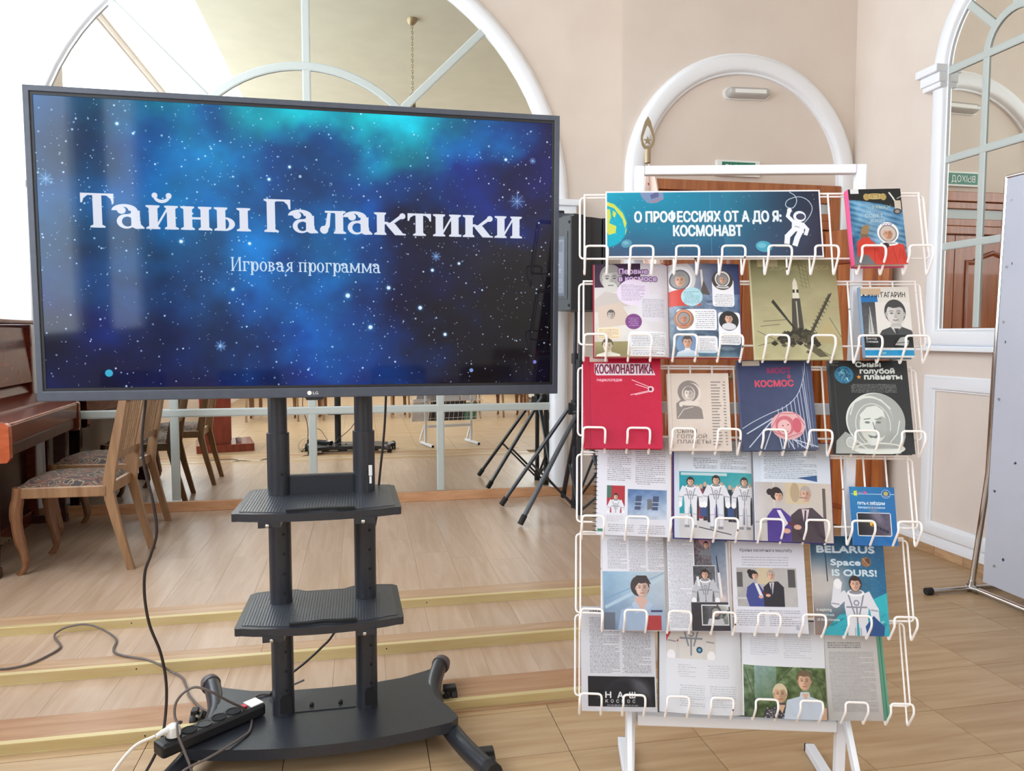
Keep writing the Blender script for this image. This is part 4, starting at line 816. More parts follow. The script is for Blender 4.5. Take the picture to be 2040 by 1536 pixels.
for a, b in RWIN: mb.box(a, b, YR-.1, YR, 0, SILL).box(a, b, YR-.1, YR, HEAD, ZC)
struct('wall_rear', mb, M['wall'])
struct('ceiling', MB().box(XL-.1, XR+.1, YR-.1, YB+.1, ZC, ZC+.1), M['ceil'])
mb = MB().box(-1.42, XR, YR, YB, ZC-.10, ZC-.001); mb.box(-1.55, -1.42, YR, YB, ZC-.10, ZC-.001, mi=1)
struct('trim_1', mb, [M['tan'], M['ceil']], label='tan painted lowered ceiling field')
i = 0
for side, wins in (('L', LWIN), ('E', FILLWIN), ('R', RWIN)):
    for a, b in wins:
        i += 1; mb = MB()
        def wb(u0, u1, z0, z1):
            if side == 'L': mb.box(XL-.07, XL-.03, u0, u1, z0, z1)
            elif side == 'E': mb.box(XR+.03, XR+.07, u0, u1, z0, z1)
            else: mb.box(u0, u1, YR-.07, YR-.03, z0, z1)
        wb(a, a+.05, SILL, HEAD); wb(b-.05, b, SILL, HEAD); wb(a, b, SILL, SILL+.05); wb(a, b, HEAD-.05, HEAD)
        struct('window_%d' % i, mb, M['trim'], label='white framed daylight window')  # the right-wall ones frame the added fill windows

# floor: joint bed, then wood-look tiles
fl = struct('floor', MB().box(XL-.1, XR+.1, YR-.1, YB+.1, -.06, -.004), M['grout'])
TX, TY = .436, .2762
base = None
for k in range(-6, 8):
    for j in range(-3, 11):
        x0 = .189+TX*k; x1 = x0+TX; y0 = 1.916+TY*j; y1 = y0+TY
        x0 = max(x0, XL); x1 = min(x1, XR)
        if y0 > 2.50 and x1 < 1.8: continue
        if y0 > 2.50: x0 = max(x0, 1.72)
        elif y1 > 2.51 and x0 < 1.72: y1 = min(y1, 2.512)
        y1 = min(y1, YD)
        if x1-x0 < .02 or y1-y0 < .02: continue
        g = .0013
        MB().box(x0+g, x1-g, y0+g, y1-g, -.02, 0).build('floor_tile', M['tile'], fl)
mb = MB()   # the rest of the floor behind the camera: tiles joined into one part
for k in range(-6, 8):
    for j in range(-27, -3):
        x0 = max(.189+TX*k, XL); x1 = min(.189+TX*(k+1), XR); y0 = 1.916+TY*j; mb.box(x0+.0013, x1-.0013, y0+.0013, y0+TY-.0013, -.02, 0)
mb.build('floor_tiles_behind', M['tile'], fl)['kind'] = 'stuff'
# low stage of three levels: planks running to the wall, a cross board and a gold nosing at each edge
Z1, Z2, Z3 = .033, .070, .102; Y3, Y2, Y1 = 2.513, 2.952, 3.350; SX = 1.72
st = struct('floor_stage', MB().box(XL, SX, Y3+.004, YB, -.02, Z1-.012).box(XL, SX, Y2+.004, YB, Z1-.012, Z2-.012).box(XL, SX, Y1+.004, YB, Z2-.012, Z3-.012), M['grout'], label='low wooden stage with three shallow steps')
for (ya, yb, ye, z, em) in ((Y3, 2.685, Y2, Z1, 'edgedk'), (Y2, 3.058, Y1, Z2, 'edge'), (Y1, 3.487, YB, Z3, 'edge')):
    x = XL; r = random.Random(int(z*1000)); pw = .192
    while x < SX:
        x1 = min(x+pw, SX); cuts = [yb]
        if ye-yb > 1:
            c = yb+r.uniform(.3, 1.1)
            while c < ye: cuts.append(c); c += 1.2
        cuts.append(ye)
        for a, b in zip(cuts[:-1], cuts[1:]): MB().box(x+.0004, x1-.0004, a+.0004, b-.0004, z-.012, z).build('stage_plank', M['lam'], st)
        x = x1
    x = XL-r.uniform(0, .6)
    while x < SX:
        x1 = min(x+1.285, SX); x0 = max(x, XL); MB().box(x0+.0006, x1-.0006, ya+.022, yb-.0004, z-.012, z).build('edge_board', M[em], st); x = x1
    zl = {Z1: 0, Z2: Z1, Z3: Z2}[z]
    MB().prism([(ya, zl), (ya, z+.001), (ya+.001, z+.003), (ya+.021, z+.003), (ya+.022, z), (ya+.010, z-.010), (ya+.010, zl)], XL, SX, 'yz').box(XL, SX, ya-.003, ya+.002, zl, zl+.004).build('gold_nosing', M['gold'], st)
    for k in range(4): MB().lathe([(0, 0), (.003, 0), (.002, .0012), (0, .0014)], 8, T((XL+.55+k*1.05+r.uniform(-.2, .2), ya-.0002, z-.014)) @ Rx(PI/2)).build('nosing_screw', M['hole'], st)
MB().box(.02, 1.72, 2.497, 2.511, 0, .006).build('edge_board', M['edge'], st)
struct('baseboard_back', MB().box(XL, 1.72, YB-.02, YB, Z3, Z3+.07), M['bbwood'], bevel=.004)

# mouldings -----------------------------------------------------------
def casing_prof(w, d):
    # lateral 0..w, protrusion; half-round with fillets either side
    p = [(0, 0), (0, d*.30), (w*.08, d*.34), (w*.13, d*.60)]
    p += [(w*(.5-.35*math.cos(PI*k/8)), d*(.66+.20*math.sin(PI*k/8))) for k in range(1, 8)]
    return p+[(w*.87, d*.60), (w*.92, d*.34), (w, d*.30), (w, 0)]
def arch_path(cx, zs, r, z0, n=40):
    return [(cx+r, z0)]+arc(cx, zs, r, 0, PI, n)+[(cx-r, z0)]
def arched(plane, c, cx, zs, ri, ro, z0, depth, root, capz=None, bottom=False, z0o=None, parts=True):
    # plane 'xz' at y=c facing -y, or 'yz' at x=c facing -x
    P3 = (lambda u, z, o: (u, c-o, z)) if plane == 'xz' else (lambda u, z, o: (c-o, u, z))
    Nv = (0, -1, 0) if plane == 'xz' else (-1, 0, 0)
    path = [P3(u, z, 0) for u, z in arch_path(cx, zs, ri, z0)]
    if bottom: path = [P3(cx, z0, 0)]+path+[P3(cx, z0, 0)]
    wdt = ro-ri; m = MB()
    pr = casing_prof(wdt, depth)
    # lateral direction must point outward from the opening
    d = Vector(path[2])-Vector(path[1]); lat = Vector(Nv).cross(d); out = Vector(P3(cx+1, z0, 0))-Vector(P3(cx, z0, 0))
    if bottom: out = Vector((0, 0, -1)); lat = Vector(Nv).cross(Vector(path[1])-Vector(path[0]))
    sg = 1 if lat.dot(out) > 0 else -1
    prof = [(a*sg, b) for a, b in pr]
    if bottom: m.sweep(path[:-1], prof, Nv, closed=True)
    else: m.sweep(path, prof, Nv)
    m.build('casing', M['trim'], root, sharp=50)
    if capz:
        for s_ in (-1, 1):
            q = MB(); u0 = cx+s_*(ri+.006); u1 = cx+s_*(ro+.035); a, b = min(u0, u1), max(u0, u1)
            for (za, zb, e, o) in ((capz[0], capz[0]+.03, .0, depth+.012), (capz[0]+.03, capz[1]-.045, .012, depth+.02), (capz[1]-.045, capz[1], .03, depth+.04)):
                aa = a-(e if s_ < 0 else 0); bb = b+(e if s_ > 0 else 0)
                if plane == 'xz': q.box(aa, bb, c-o, c, za, zb)
                else: q.box(c-o, c, aa, bb, za, zb)
            q.build('impost', M['trim'], root, bevel=.006)
def muntins(plane, c, root, segs, width, th=.008):
    P3 = (lambda u, z: (u, c, z)) if plane == 'xz' else (lambda u, z: (c, u, z))
    Nv = (0, -1, 0) if plane == 'xz' else (-1, 0, 0)
    for kk, s in enumerate(segs):
        th += .0005
        MB().sweep([P3(*p) for p in s], [(-width/2, 0), (-width/2, th*.7), (-width*.35, th), (width*.35, th), (width/2, th*.7), (width/2, 0)], Nv, smooth=False).build('muntin', M['muntin'], root)
# mirror on the back wall
CX, CZ, RI, RO = -.335, 2.22, 1.70, 1.83
mr = thing('arched_mirror', 'tall arched wall mirror in white moulding behind the television', 'mirror', T((CX, YB, Z3+.07)))
mr.matrix_world = Matrix()
mr.location = (0, 0, 0)
gl = [(CX+RI+.01, .173)]+arc(CX, CZ, RI+.01, 0, PI, 48)+[(CX-RI-.01, .173)]
MB().prism(gl, YB-.008, YB-.002, 'xz').build('mirror_glass', M['mirror'], mr)
arched('xz', YB, CX, CZ, RI, RO, .172, .065, mr, capz=(2.13, 2.27))
V_ = [[(x, .18), (x, CZ+math.sqrt(max(0, (.88 if x != CX else RI)**2-(x-CX)**2))*(1 if x == CX else 0)+(0 if x == CX else .02))] for x in (-1.235, CX, .555)]
Hh = [[(CX-RI, z), (CX+RI, z)] for z in (.773, 1.25, 1.74, 2.22)]
A45 = [[(CX+.90*math.cos(a), CZ+.90*math.sin(a)), (CX+RI*math.cos(a), CZ+RI*math.sin(a))] for a in (PI/4, 3*PI/4)]
muntins('xz', YB-.008, mr, V_+Hh+A45+[arc(CX, CZ, .885, 0, PI, 32)], .055)
# mirror on the right wall
m2 = thing('arched_mirror', 'narrow arched wall mirror with white grid on the right wall', 'mirror'); cy = 3.38
MB().prism([(cy+.45, 1.335)]+arc(cy, 2.80, .45, 0, PI, 32)+[(cy-.45, 1.335)], XR-.008, XR-.002, 'yz').build('mirror_glass', M['mirror'], m2)
arched('yz', XR, cy, 2.80, .44, .55, 1.335, .055, m2, capz=(2.71, 2.84), bottom=True)
muntins('yz', XR-.008, m2, [[(y, 1.34), (y, 2.80)] for y in (3.56, 3.20)]+[[(cy-.436, z), (cy+.436, z)] for z in (1.806, 2.30, 2.80)]+[arc(cy, 2.80, .18, 0, PI, 16)]+[[(cy+.18*math.cos(a), 2.8+.18*math.sin(a)), (cy+.44*math.cos(a), 2.8+.44*math.sin(a))] for a in (PI/4, PI/2, 3*PI/4)], .042)
MB().box(XR-.075, XR, cy-.56, cy+.56, 1.205, 1.228).build('sill', M['trim'], m2, bevel=.005)
# white picture-frame moulding on the dado
mb = MB()
for y0, y1 in ((2.83, 3.93), (1.55, 2.65), (.27, 1.37)):
    path = [(XR, y0+.09, .196), (XR, y1-.09, .196), (XR, y1-.09, .972), (XR, y0+.09, .972)]
    d = Vector((0, 1, 0)); lat = Vector((-1, 0, 0)).cross(d); sg = 1 if lat.z < 0 else -1
    mb.sweep(path, [(a*sg, b) for a, b in casing_prof(.09, .035)], (-1, 0, 0), closed=True)
struct('trim_2', mb, M['trim'], sharp=50)
struct('trim_3', MB().box(XR-.018, XR, YR, YD, .052, .085).box(XR-.012, XR, YR, YD, .085, .120), M['trim'], bevel=.003)
bb = struct('baseboard_right', MB().box(XR-.006, XR, YR, YD, 0, .05), M['grout'])
y = YD-.01; r = random.Random(8)
while y > -1.5:
    MB().box(XR-.012, XR-.002, y-.2155, y, 0, .052).build('baseboard_tile', M['bbtile'], bb); y -= .218
# door bay
d1 = struct('door_1', MB().box(1.80, 3.20, YD-.004, YD+.03, 0, 2.30), M['doordk'])
mb = MB()
for z0, z1, o in ((2.235, 2.302, .05), (2.185, 2.232, .035), (2.066, 2.116, .03), (2.008, 2.064, .04)): mb.box(1.80, 3.20, YD-o, YD, z0, z1)
mb.box(1.80, 1.87, YD-.045, YD, 0, 2.30); mb.box(3.13, 3.20, YD-.045, YD, 0, 2.30)
mb.build('door_casing', M['door'], d1, bevel=.004)
MB().box(1.87, 3.13, YD-.015, YD, 2.118, 2.183).build('transom_strip', M['strip'], d1)
def leaf(x0, x1, root):
    m = MB().box(x0, x1, YD-.03, YD, .01, 2.0)
    lf = m.build('door_leaf', M['door'], root, bevel=.003)
    for z0, z1, ar in ((.15, .78, 0), (.92, 1.86, 1)):
        a, b = x0+.10, x1-.10; pts = [(a, z0), (b, z0), (b, z1-.05*ar)]
        if ar: pts += [(b-.05, z1-.05), (b-.09, z1-.02), ((a+b)/2, z1+.02), (a+.09, z1-.02), (a+.05, z1-.05)]
        pts += [(a, z1-.05*ar)]
        pth = [(p[0], YD-.03, p[1]) for p in pts]
        q = MB().sweep(pth, [(-.018, 0), (-.012, .009), (0, .012), (.012, .006), (.018, 0)], (0, -1, 0), closed=True)
        q.build('panel_moulding', M['doordk'], root)
    return lf
leaf(1.872, 2.498, d1); leaf(2.502, 3.128, d1)
m = MB().lathe([(.0, 0), (.024, 0), (.024, .004), (.01, .006), (.01, .05), (0, .05)], 14, T((2.44, YD-.03, 1.02)) @ Rx(PI/2)); m.tube([(2.44, YD-.075, 1.02), (2.33, YD-.078, 1.02)], .009)
m.build('door_handle', M['bronze'], d1)
m = MB()
arc_d = MB()
class _R: pass
dr = thing('door_arch', 'white moulded arch above and around the brown wooden door', 'arch')
arched('xz', YD, 2.50, 2.314, .69, .822, 0, .06, dr)
# opened leaf standing by the right jamb
Mo = T((3.10, 4.62, 0)) @ Rz(math.radians(-72))
ol = thing('open_door_leaf', 'brown wooden leaf standing open beside the right jamb behind the book rack', 'door', Mo)
MB().box(0, .47, -.02, .02, .02, 1.99).build('panel_frame', M['door'], ol, bevel=.004)
for z0, z1 in ((.15, .85), (1.0, 1.78)):
    for s_ in (-1, 1):
        MB().sweep([(.09, s_*.02, z0), (.38, s_*.02, z0), (.38, s_*.02, z1), (.09, s_*.02, z1)], [(-.018, 0), (-.01, .01), (.01, .01), (.018, 0)], (0, s_, 0), closed=True).build('panel_moulding', M['doordk'], ol)
# lamp and exit sign over the door
lp = thing('wall_lamp', 'oblong wall lamp with a clear ribbed cover above the door', 'lamp', T((2.51, YD, 2.880)) @ Ry(math.radians(-1.6)))
def caps(L, h, n=10): return [(L/2-h/2+h/2*math.cos(a), h/2*math.sin(a)) for a in np.linspace(-PI/2, PI/2, n)]+[(-L/2+h/2+h/2*math.cos(a), h/2*math.sin(a)) for a in np.linspace(PI/2, 3*PI/2, n)]
MB().prism(caps(.325, .078), -.018, 0, 'xz', smooth=True).build('lamp_base', M['wplastic'], lp)
mb = MB(); P0 = caps(.305, .068); nn = len(P0); rings = []
for k in range(6):
    t = k/5; f = math.cos(t*PI/2*.9); o = .018+.055*math.sin(t*PI/2); rings.append([(p[0]*(1-.10*t), -o, p[1]*(f*.75+.25)) for p in P0])
vs = [v for r_ in rings for v in r_]; mb.add(vs, [(k*nn+i, k*nn+(i+1) % nn, (k+1)*nn+(i+1) % nn, (k+1)*nn+i) for k in range(5) for i in range(nn)]+[tuple(5*nn+i for i in range(nn))], smooth=True)
mb.build('lamp_cover', M['lampcov'], lp, sharp=60)
MB().box(-.11, .11, -.0735, -.0725, -.012, .012).build('cover_ribs', M['wplastic'], lp)
ex = thing('exit_sign', 'small green exit sign in a pale frame over the door', 'sign', T((2.455, YD, 2.393)))
MB().box(-.155, .155, -.03, 0, -.052, .052).build('sign_box', M['wplastic'], ex, bevel=.004)
MB().box(-.118, .118, -.0335, -.03, -.038, .038).build('sign_plate', M['signgreen'], ex)
def flat_text(s, name, mat, w_, h_, Mx, parent, off=.0, th=.0008):
    g = glyph_tris(s, off); mb = MB()
    for t in g:
        a = [(p[0]*w_-w_/2, p[1]*h_-h_/2) for p in t]
        ar = (a[1][0]-a[0][0])*(a[2][1]-a[0][1])-(a[2][0]-a[0][0])*(a[1][1]-a[0][1])
        if ar < 0: a = a[::-1]
        mb.add([(x, -th, z) for x, z in a], [(0, 1, 2)], Mx)
    return mb.build(name, mat, parent)
flat_text('ВЫХОД', 'lettering', M['wplastic'], .19, .045, T((0, -.0335, 0)), ex)
# things seen only in the mirrors
ch = thing('chandelier', 'dark metal chandelier hanging on a chain from the tan ceiling', 'chandelier', T((.52, 3.33, ZC-.10)))
MB().lathe([(0, 0), (.055, 0), (.05, -.02), (.03, -.05), (.012, -.06), (0, -.06)][::-1], 16).build('canopy', M['bronze'], ch)
mb = MB()
for k in range(25):
    z = -.06-k*.026; rr = [( .009*math.cos(a), 0, .018*math.sin(a)) for a in np.linspace(0, 2*PI, 9)[:-1]]
    mb.tube(rr, .0028, 5, True, M=T((0, 0, z-.013)) @ Rz(PI/2*(k % 2)))
mb.build('chain', M['bronze'], ch)
mb = MB()
for k in range(8):
    a = k*PI/4; mb.tube(smoothpath([(.02*math.cos(a), .02*math.sin(a), -.70), (.03*math.cos(a), .03*math.sin(a), -.86), (.10*math.cos(a), .10*math.sin(a), -1.06), (.3*math.cos(a), .3*math.sin(a), -1.12), (.36*math.cos(a), .36*math.sin(a), -1.04)], 5), .007, 6)
mb.lathe([(0, -1.16), (.03, -1.14), (.045, -1.06), (.02, -.96), (.015, -.70), (0, -.70)], 12); mb.build('arms', M['bronze'], ch)
sd = thing('smoke_detector', 'round white smoke detector on the white ceiling', 'detector', T((-1.80, 1.76, ZC)))
MB().lathe([(0, -.06), (.035, -.06), (.04, -.035), (.06, -.03), (.06, 0), (0, 0)], 20).build('housing', M['smoke'], sd)
# ------------------------------------------------------------------ television on its cart
TW, TH = 1.450, .833
tvM = T((-.133, 2.229, 1.5355)) @ Rx(math.radians(.9))
tv = thing('television', 'large black flat television showing a starry title slide', 'television', tvM)
def rr2(w_, h_, r=.004): return [(w_/2-r, -h_/2), (w_/2, -h_/2+r), (w_/2, h_/2-r), (w_/2-r, h_/2), (-w_/2+r, h_/2), (-w_/2, h_/2-r), (-w_/2, -h_/2+r), (-w_/2+r, -h_/2)]
mb = MB()
# bezel frame: outer ring, thin inner lip
O = [(-TW/2, -TH/2), (TW/2, -TH/2), (TW/2, TH/2), (-TW/2, TH/2)]; I = [(-TW/2+.0155, -TH/2+.028), (TW/2-.0155, -TH/2+.028), (TW/2-.0155, TH/2-.0155), (-TW/2+.0155, TH/2-.0155)]
def ring(mb, O, I, y0, y1, mi=0):
    n = len(O); vs = [(x, y0, z) for x, z in O]+[(x, y0, z) for x, z in I]+[(x, y1, z) for x, z in O]+[(x, y1, z) for x, z in I]
    mb.add(vs, [(i, (i+1) % n, n+(i+1) % n, n+i) for i in range(n)]+[(2*n+i, i, 3*n*0+0, 0) for i in range(0)]+[(2*n+i, 2*n+(i+1) % n, (i+1) % n, i) for i in range(n)]+[(n+i, n+(i+1) % n, 3*n+(i+1) % n, 3*n+i) for i in range(n)]+[(2*n+(i+1) % n, 2*n+i, 3*n+i, 3*n+(i+1) % n) for i in range(n)], None, mi)
ring(mb, O, I, 0, .04); mb.build('bezel', M['tvbez'], tv, bevel=.002)
I2 = [(-.7075, -.3865), (.7075, -.3865), (.7075, .3985), (-.7075, .3985)]; I2i = [(-.702, -.381), (.702, -.381), (.702, .393), (-.702, .393)]
mb = MB(); ring(mb, I, I2i, .004, .03); mb.build('inner_border', M['black'], tv)
scr = printmat('lit_screen', art_screen(), rough=.06, spec=.3, emit=1.19)
sb = scr.node_tree.nodes['Principled BSDF']; sb.inputs['Roughness'].default_value = .05
mb = MB(); x0, x1, z0, z1 = -.7025, .7025, -.3815, .3935
mb.add([(x0, .006, z0), (x1, .006, z0), (x1, .006, z1), (x0, .006, z1)], [(0, 1, 2, 3)], uvs=[[(0, 0), (1, 0), (1, 1), (0, 1)]]); mb.add([(x0, .010, z0), (x1, .010, z0), (x1, .010, z1), (x0, .010, z1)], [(3, 2, 1, 0)])
mb.build('screen', scr, tv, label='lit screen with white serif title over a blue nebula')
MB().box(-.70, .70, .034, .050, -.39, .40).box(-.52, .52, .05, .075, -.39, .10).build('rear_cover', M['black'], tv, bevel=.006)
MB().prism([(-.028, -TH/2+.002), (.028, -TH/2+.002), (.022, -TH/2-.008), (-.022, -TH/2-.008)], .004, .03, 'xz').build('sensor_bar', M['black'], tv)
lg = MB(); pts = ngon(-.0135, -TH/2+.0135, .0062, 18); lg.add([(x, -.0006, z) for x, z in pts], [tuple(range(18))]); lgo = lg.build('logo_disc', M['wplastic'], tv)
flat_text('LG', 'logo_letters', M['wplastic'], .0145, .0085, T((.0035, -.0002, -TH/2+.0135)), tv, .04)

ct = thing('television_cart', 'black rolling television stand with two shelves and splayed feet', 'stand', T((-.125, 2.41, 0)))
def oval(a, b, n=20): return [(a*math.cos(2*PI*k/n), b*math.sin(2*PI*k/n)) for k in range(n)]
for s_, nm in ((-1, 0), (1, 1)):
    px = s_*.130
    p = MB().prism(oval(.034, .036), .105, .998, 'xy', T((px, 0, 0)), smooth=True).build('post', M['blackmat'], ct)
    MB().prism(oval(.0285, .030), .95, 1.62, 'xy', T((px, 0, 0)), smooth=True).build('inner_post', M['blackmat'], p)
    for k in range(12):
        z = .19+k*.062
        if abs(z-.46) < .03 or abs(z-.80) < .03: continue
        MB().lathe([(0, 0), (.0048, 0), (.0048, .0012), (0, .0012)], 10, T((px+.014, -.0335, z)) @ Rx(PI/2)).build('post_hole', M['hole'], p)
    MB().prism([(-.018, .10), (.018, .10), (.018, .145), (.012, .155), (-.012, .155), (-.018, .145)], -.0385, -.0325, 'xz', T((px+.012, 0, .02))).build('post_cover', M['hole'], p)
MB().box(-.10, .10, -.012, .012, .795, .865).build('cross_bar', M['blackmat'], ct, bevel=.004)
MB().box(-.30, .30, -.075, -.045, 1.36, 1.42).box(-.30, .30, -.075, -.045, 1.62, 1.68).box(-.16, -.10, -.075, -.02, 1.25, 1.75).box(.10, .16, -.075, -.02, 1.25, 1.75).build('tv_bracket', M['blackmat'], ct)
# white bracket icon sticker on the right post
MB().box(.144, .155, -.0372, -.0362, .86, .893).box(.146, .153, -.0372, -.0362, .835, .858).build('sticker', M['wplastic'], ct)
def shelf(z, hw, y0, y1, bulge):
    def outline(k, dz=0):
        a = hw-k; P = [(-a, y0+k+.024), (-a+.006, y0+k+.018)]
        P += [(-a+.02+(2*a-.04)*t, y0+k+.018-bulge*math.sin(PI*t)**.7) for t in np.linspace(0, 1, 15)]
        P += [(a-.006, y0+k+.018), (a, y0+k+.024), (a-.006, y1-k-.030), (a-.022, y1-k-.012), (.15, y1-k), (.09, y1-k-.004), (.06, y1-k-.026), (-.06, y1-k-.026), (-.09, y1-k-.004), (-.15, y1-k), (-a+.022, y1-k-.012), (-a+.006, y1-k-.030)]
        return P
    sh = MB().prism(outline(0), z-.022, z, 'xy').build('shelf', M['blackmat'], ct, bevel=.003)
    MB().prism(outline(.018), z, z+.0016, 'xy').build('embossed_mat', M['hex'], sh)
    s2 = [(-.098, y0-bulge+.036), (-.10, y0-bulge+.045), (-.04, y0-bulge+.050), (0, y0-bulge+.056), (.04, y0-bulge+.050), (.09, y0-bulge+.05), (.092, y0-bulge+.038), (.04, y0-bulge+.036), (0, y0-bulge+.042), (-.04, y0-bulge+.036)]
    MB().prism([(x+.012, y) for x, y in s2], z+.0014, z+.0085, 'xy').build('cable_slot', M['hole'], sh)
    for s_ in (-1, 1):
        MB().box(s_*.130-.030, s_*.130+.030, y0-bulge*.55+.012, -.02, z-.038, z-.020).build('shelf_arm', M['blackmat'], sh)
        MB().lathe([(0, 0), (.0055, 0), (.0055, .006), (0, .008)], 10, T((s_*.130-.005, y0-bulge*.55+.012, z-.031)) @ Rx(PI/2)).build('shelf_screw', M['steel'], sh)
shelf(.804, .234, -.262, .105, .030); shelf(.463, .240, -.222, .115, .030)
# base tray with splayed oval feet
def basep(k=0):
    R = [(0, -.222), (.06, -.221), (.12, -.217), (.18, -.210), (.24, -.200), (.30, -.188), (.35, -.176), (.385, -.166), (.41, -.135), (.385, -.06), (.355, .0), (.342, .07), (.352, .14), (.39, .215), (.385, .235), (.33, .205), (.25, .170), (.15, .150), (0, .145)]
    P = [(x-(k if x > .02 else 0), y+(k if y < 0 else -k)) for x, y in R]; return P+[(-x, y) for x, y in P[::-1][1:-1]]
base_ = MB().prism(basep(), .072, .105, 'xy'); base_.box(-.30, .30, .115, .135, .045, .095)
bp = base_.build('base_plate', M['blackmat'], ct, bevel=.003)
MB().box(-.094, .094, -.012, .05, .105, .108).build('base_rib', M['blackmat'], bp)
for x in (-.045, .045): MB().lathe([(0, .105), (.007, .105), (.007, .113), (.003, .118), (0, .118)], 10, T((x, .02, .002))).build('base_bolt', M['black'], bp)
for xx in (-.22, -.03): MB().box(xx, xx+.09, .1352, .1362, .056, .068).build('base_slot', M['wplastic'], bp)
for s_ in (-1, 1):
    P = smoothpath([(s_*.398, .262, .100), (s_*.382, .225, .096), (s_*.352, .10, .078), (s_*.366, -.04, .062), (s_*.415, -.21, .052), (s_*.480, -.372, .048)], 7)
    lg = MB().tube(P, .030, 14, ry=.027).build('foot', M['blackmat'], ct)
    d = (P[-1]-P[-4]).normalized(); MB().tube([P[-1]-d*.028, P[-1]+d*.004], .0325, 14, ry=.029).build('front_cap', M['rubber'], lg)
    MB().tube([P[0]+Vector((s_*.008, .022, .006)), P[0]+Vector((s_*.006, .014, .004)), P[1], P[3]], [.018, .029, .0335, .0325], 14).build('rear_cap', M['capbrown'], lg)
    for (x, y) in ((.405, .155), (.465, -.27)):
        c = MB().lathe([(0, -.010), (.026, -.010), (.028, -.004), (.028, .004), (.026, .010), (0, .010)], 18, T((s_*x, y, .028)) @ Ry(PI/2)); c.lathe([(0, -.010), (.026, -.010), (.028, -.004), (.028, .004), (.026, .010), (0, .010)], 18, T((s_*(x+.026), y, .028)) @ Ry(PI/2))
        cs = c.build('caster', M['black'], ct)
        MB().box(s_*x-.012, s_*x+.034*s_, y-.012, y+.02, .028, .066).tube([(s_*x, y-.04, .05), (s_*x, y+.01, .05)], .007).build('caster_fork', M['black'], cs, bevel=.002)
        MB().lathe([(0, 0), (.006, 0), (.006, .004), (0, .005)], 10, T((s_*x-.012, y-.012, .05)) @ Rx(PI/2)).build('caster_bolt', M['steel'], cs)

# power strip lying across the left end of the base
ang = math.atan2(2.415-2.225, -.335+.565)
ps = thing('power_strip', 'black power strip with five sockets lying on the left end of the cart base', 'power strip', T((-.452, 2.318, .106)) @ Rz(ang))
MB().box(-.165, .165, -.030, .030, 0, .040).build('strip_body', M['black'], ps, bevel=.009)
for k in range(5):
    m = MB().lathe([(0, .0365), (.016, .0365), (.019, .0425), (.0225, .0425), (.0225, .038)], 20, T((-.118+k*.047, 0, 0)), cap=False); m.add([(x-.118+k*.047, y, .0412) for x, y in ngon(0, 0, .018, 16)], [tuple(range(16))])
    m.build('socket', M['hole'] if k != 2 else M['black'], ps)
MB().box(.118, .160, -.022, .024, .0395, .0425).build('white_label', M['wplastic'], ps); MB().box(.098, .112, -.010, .010, .039, .046).build('red_switch', M['redsw'], ps, bevel=.002)
pl = thing('plug', 'white round mains plug in the last socket of the power strip', 'plug', T((-.452, 2.318, .106)) @ Rz(ang) @ T((-.118, 0, .044)))
MB().lathe([(0, 0), (.019, 0), (.021, .01), (.018, .028), (.010, .034), (0, .035)], 18).build('plug_body', M['wplastic'], pl)
MB().tube([(-.01, -.0, .022), (-.035, -.004, .024), (-.052, -.006, .022)], [.011, .008, .0055], 10).build('strain_relief', M['wplastic'], pl)
def cable(pts, r, mat, label, n=8):
    o = MB().tube(smoothpath(pts, n), r, 7).build('cable', M[mat]); return tag(o, label, 'cable')
cable([(-.585, 2.215, .168), (-.64, 2.19, .150), (-.69, 2.12, .09), (-.70, 2.05, .02), (-.68, 1.98, .008), (-.62, 1.90, .006), (-.52, 1.78, .006)], .0048, 'wcable', 'white mains cable hanging from the power strip to the floor')
cable([(-.60, 2.26, 1.20), (-.608, 2.32, 1.123), (-.621, 2.32, 1.007), (-.617, 2.32, .919), (-.597, 2.32, .815), (-.590, 2.32, .726), (-.608, 2.32, .660), (-.625, 2.32, .609), (-.628, 2.32, .535), (-.617, 2.32, .451), (-.590, 2.32, .366), (-.577, 2.32, .274), (-.579, 2.31, .182), (-.585, 2.27, .12), (-.62, 2.24, .05), (-.66, 2.18, .006), (-.60, 2.08, .006), (-.52, 2.05, .008)], .0042, 'bcable', 'long black cable hanging from the left side of the television to the floor')
cable([(-1.5, 3.02, .076), (-1.349, 3.009, .076), (-1.281, 3.004, .076), (-1.225, 3.031, .076), (-1.189, 3.096, .076), (-1.171, 3.158, .076), (-1.186, 3.205, .076), (-1.227, 3.269, .080), (-1.234, 3.305, .085), (-1.199, 3.323, .100), (-1.128, 3.32, .107), (-1.063, 3.290, .096), (-1.001, 3.240, .080), (-.975, 3.193, .076), (-.963, 3.117, .076), (-.942, 3.070, .076), (-.885, 3.026, .076), (-.812, 2.984, .077), (-.751, 2.935, .072), (-.710, 2.925, .047), (-.664, 2.886, .039), (-.627, 2.794, .039), (-.60, 2.72, .039), (-.52, 2.60, .037), (-.40, 2.54, .037)], .0042, 'gcable', 'brown grey cable looping over the stage steps')
cable([(-.369, 2.37, .150), (-.404, 2.32, .20), (-.445, 2.28, .252), (-.487, 2.28, .270), (-.520, 2.28, .257), (-.543, 2.28, .226), (-.544, 2.27, .192), (-.533, 2.26, .176), (-.522, 2.25, .184), (-.528, 2.23, .192), (-.522, 2.2, .178), (-.512, 2.19, .155), (-.498, 2.18, .125), (-.478, 2.16, .08), (-.472, 2.14, .02), (-.45, 2.06, .006), (-.38, 2.0, .006)], .0038, 'gcable', 'thin grey cable looping up from the label end of the power strip')
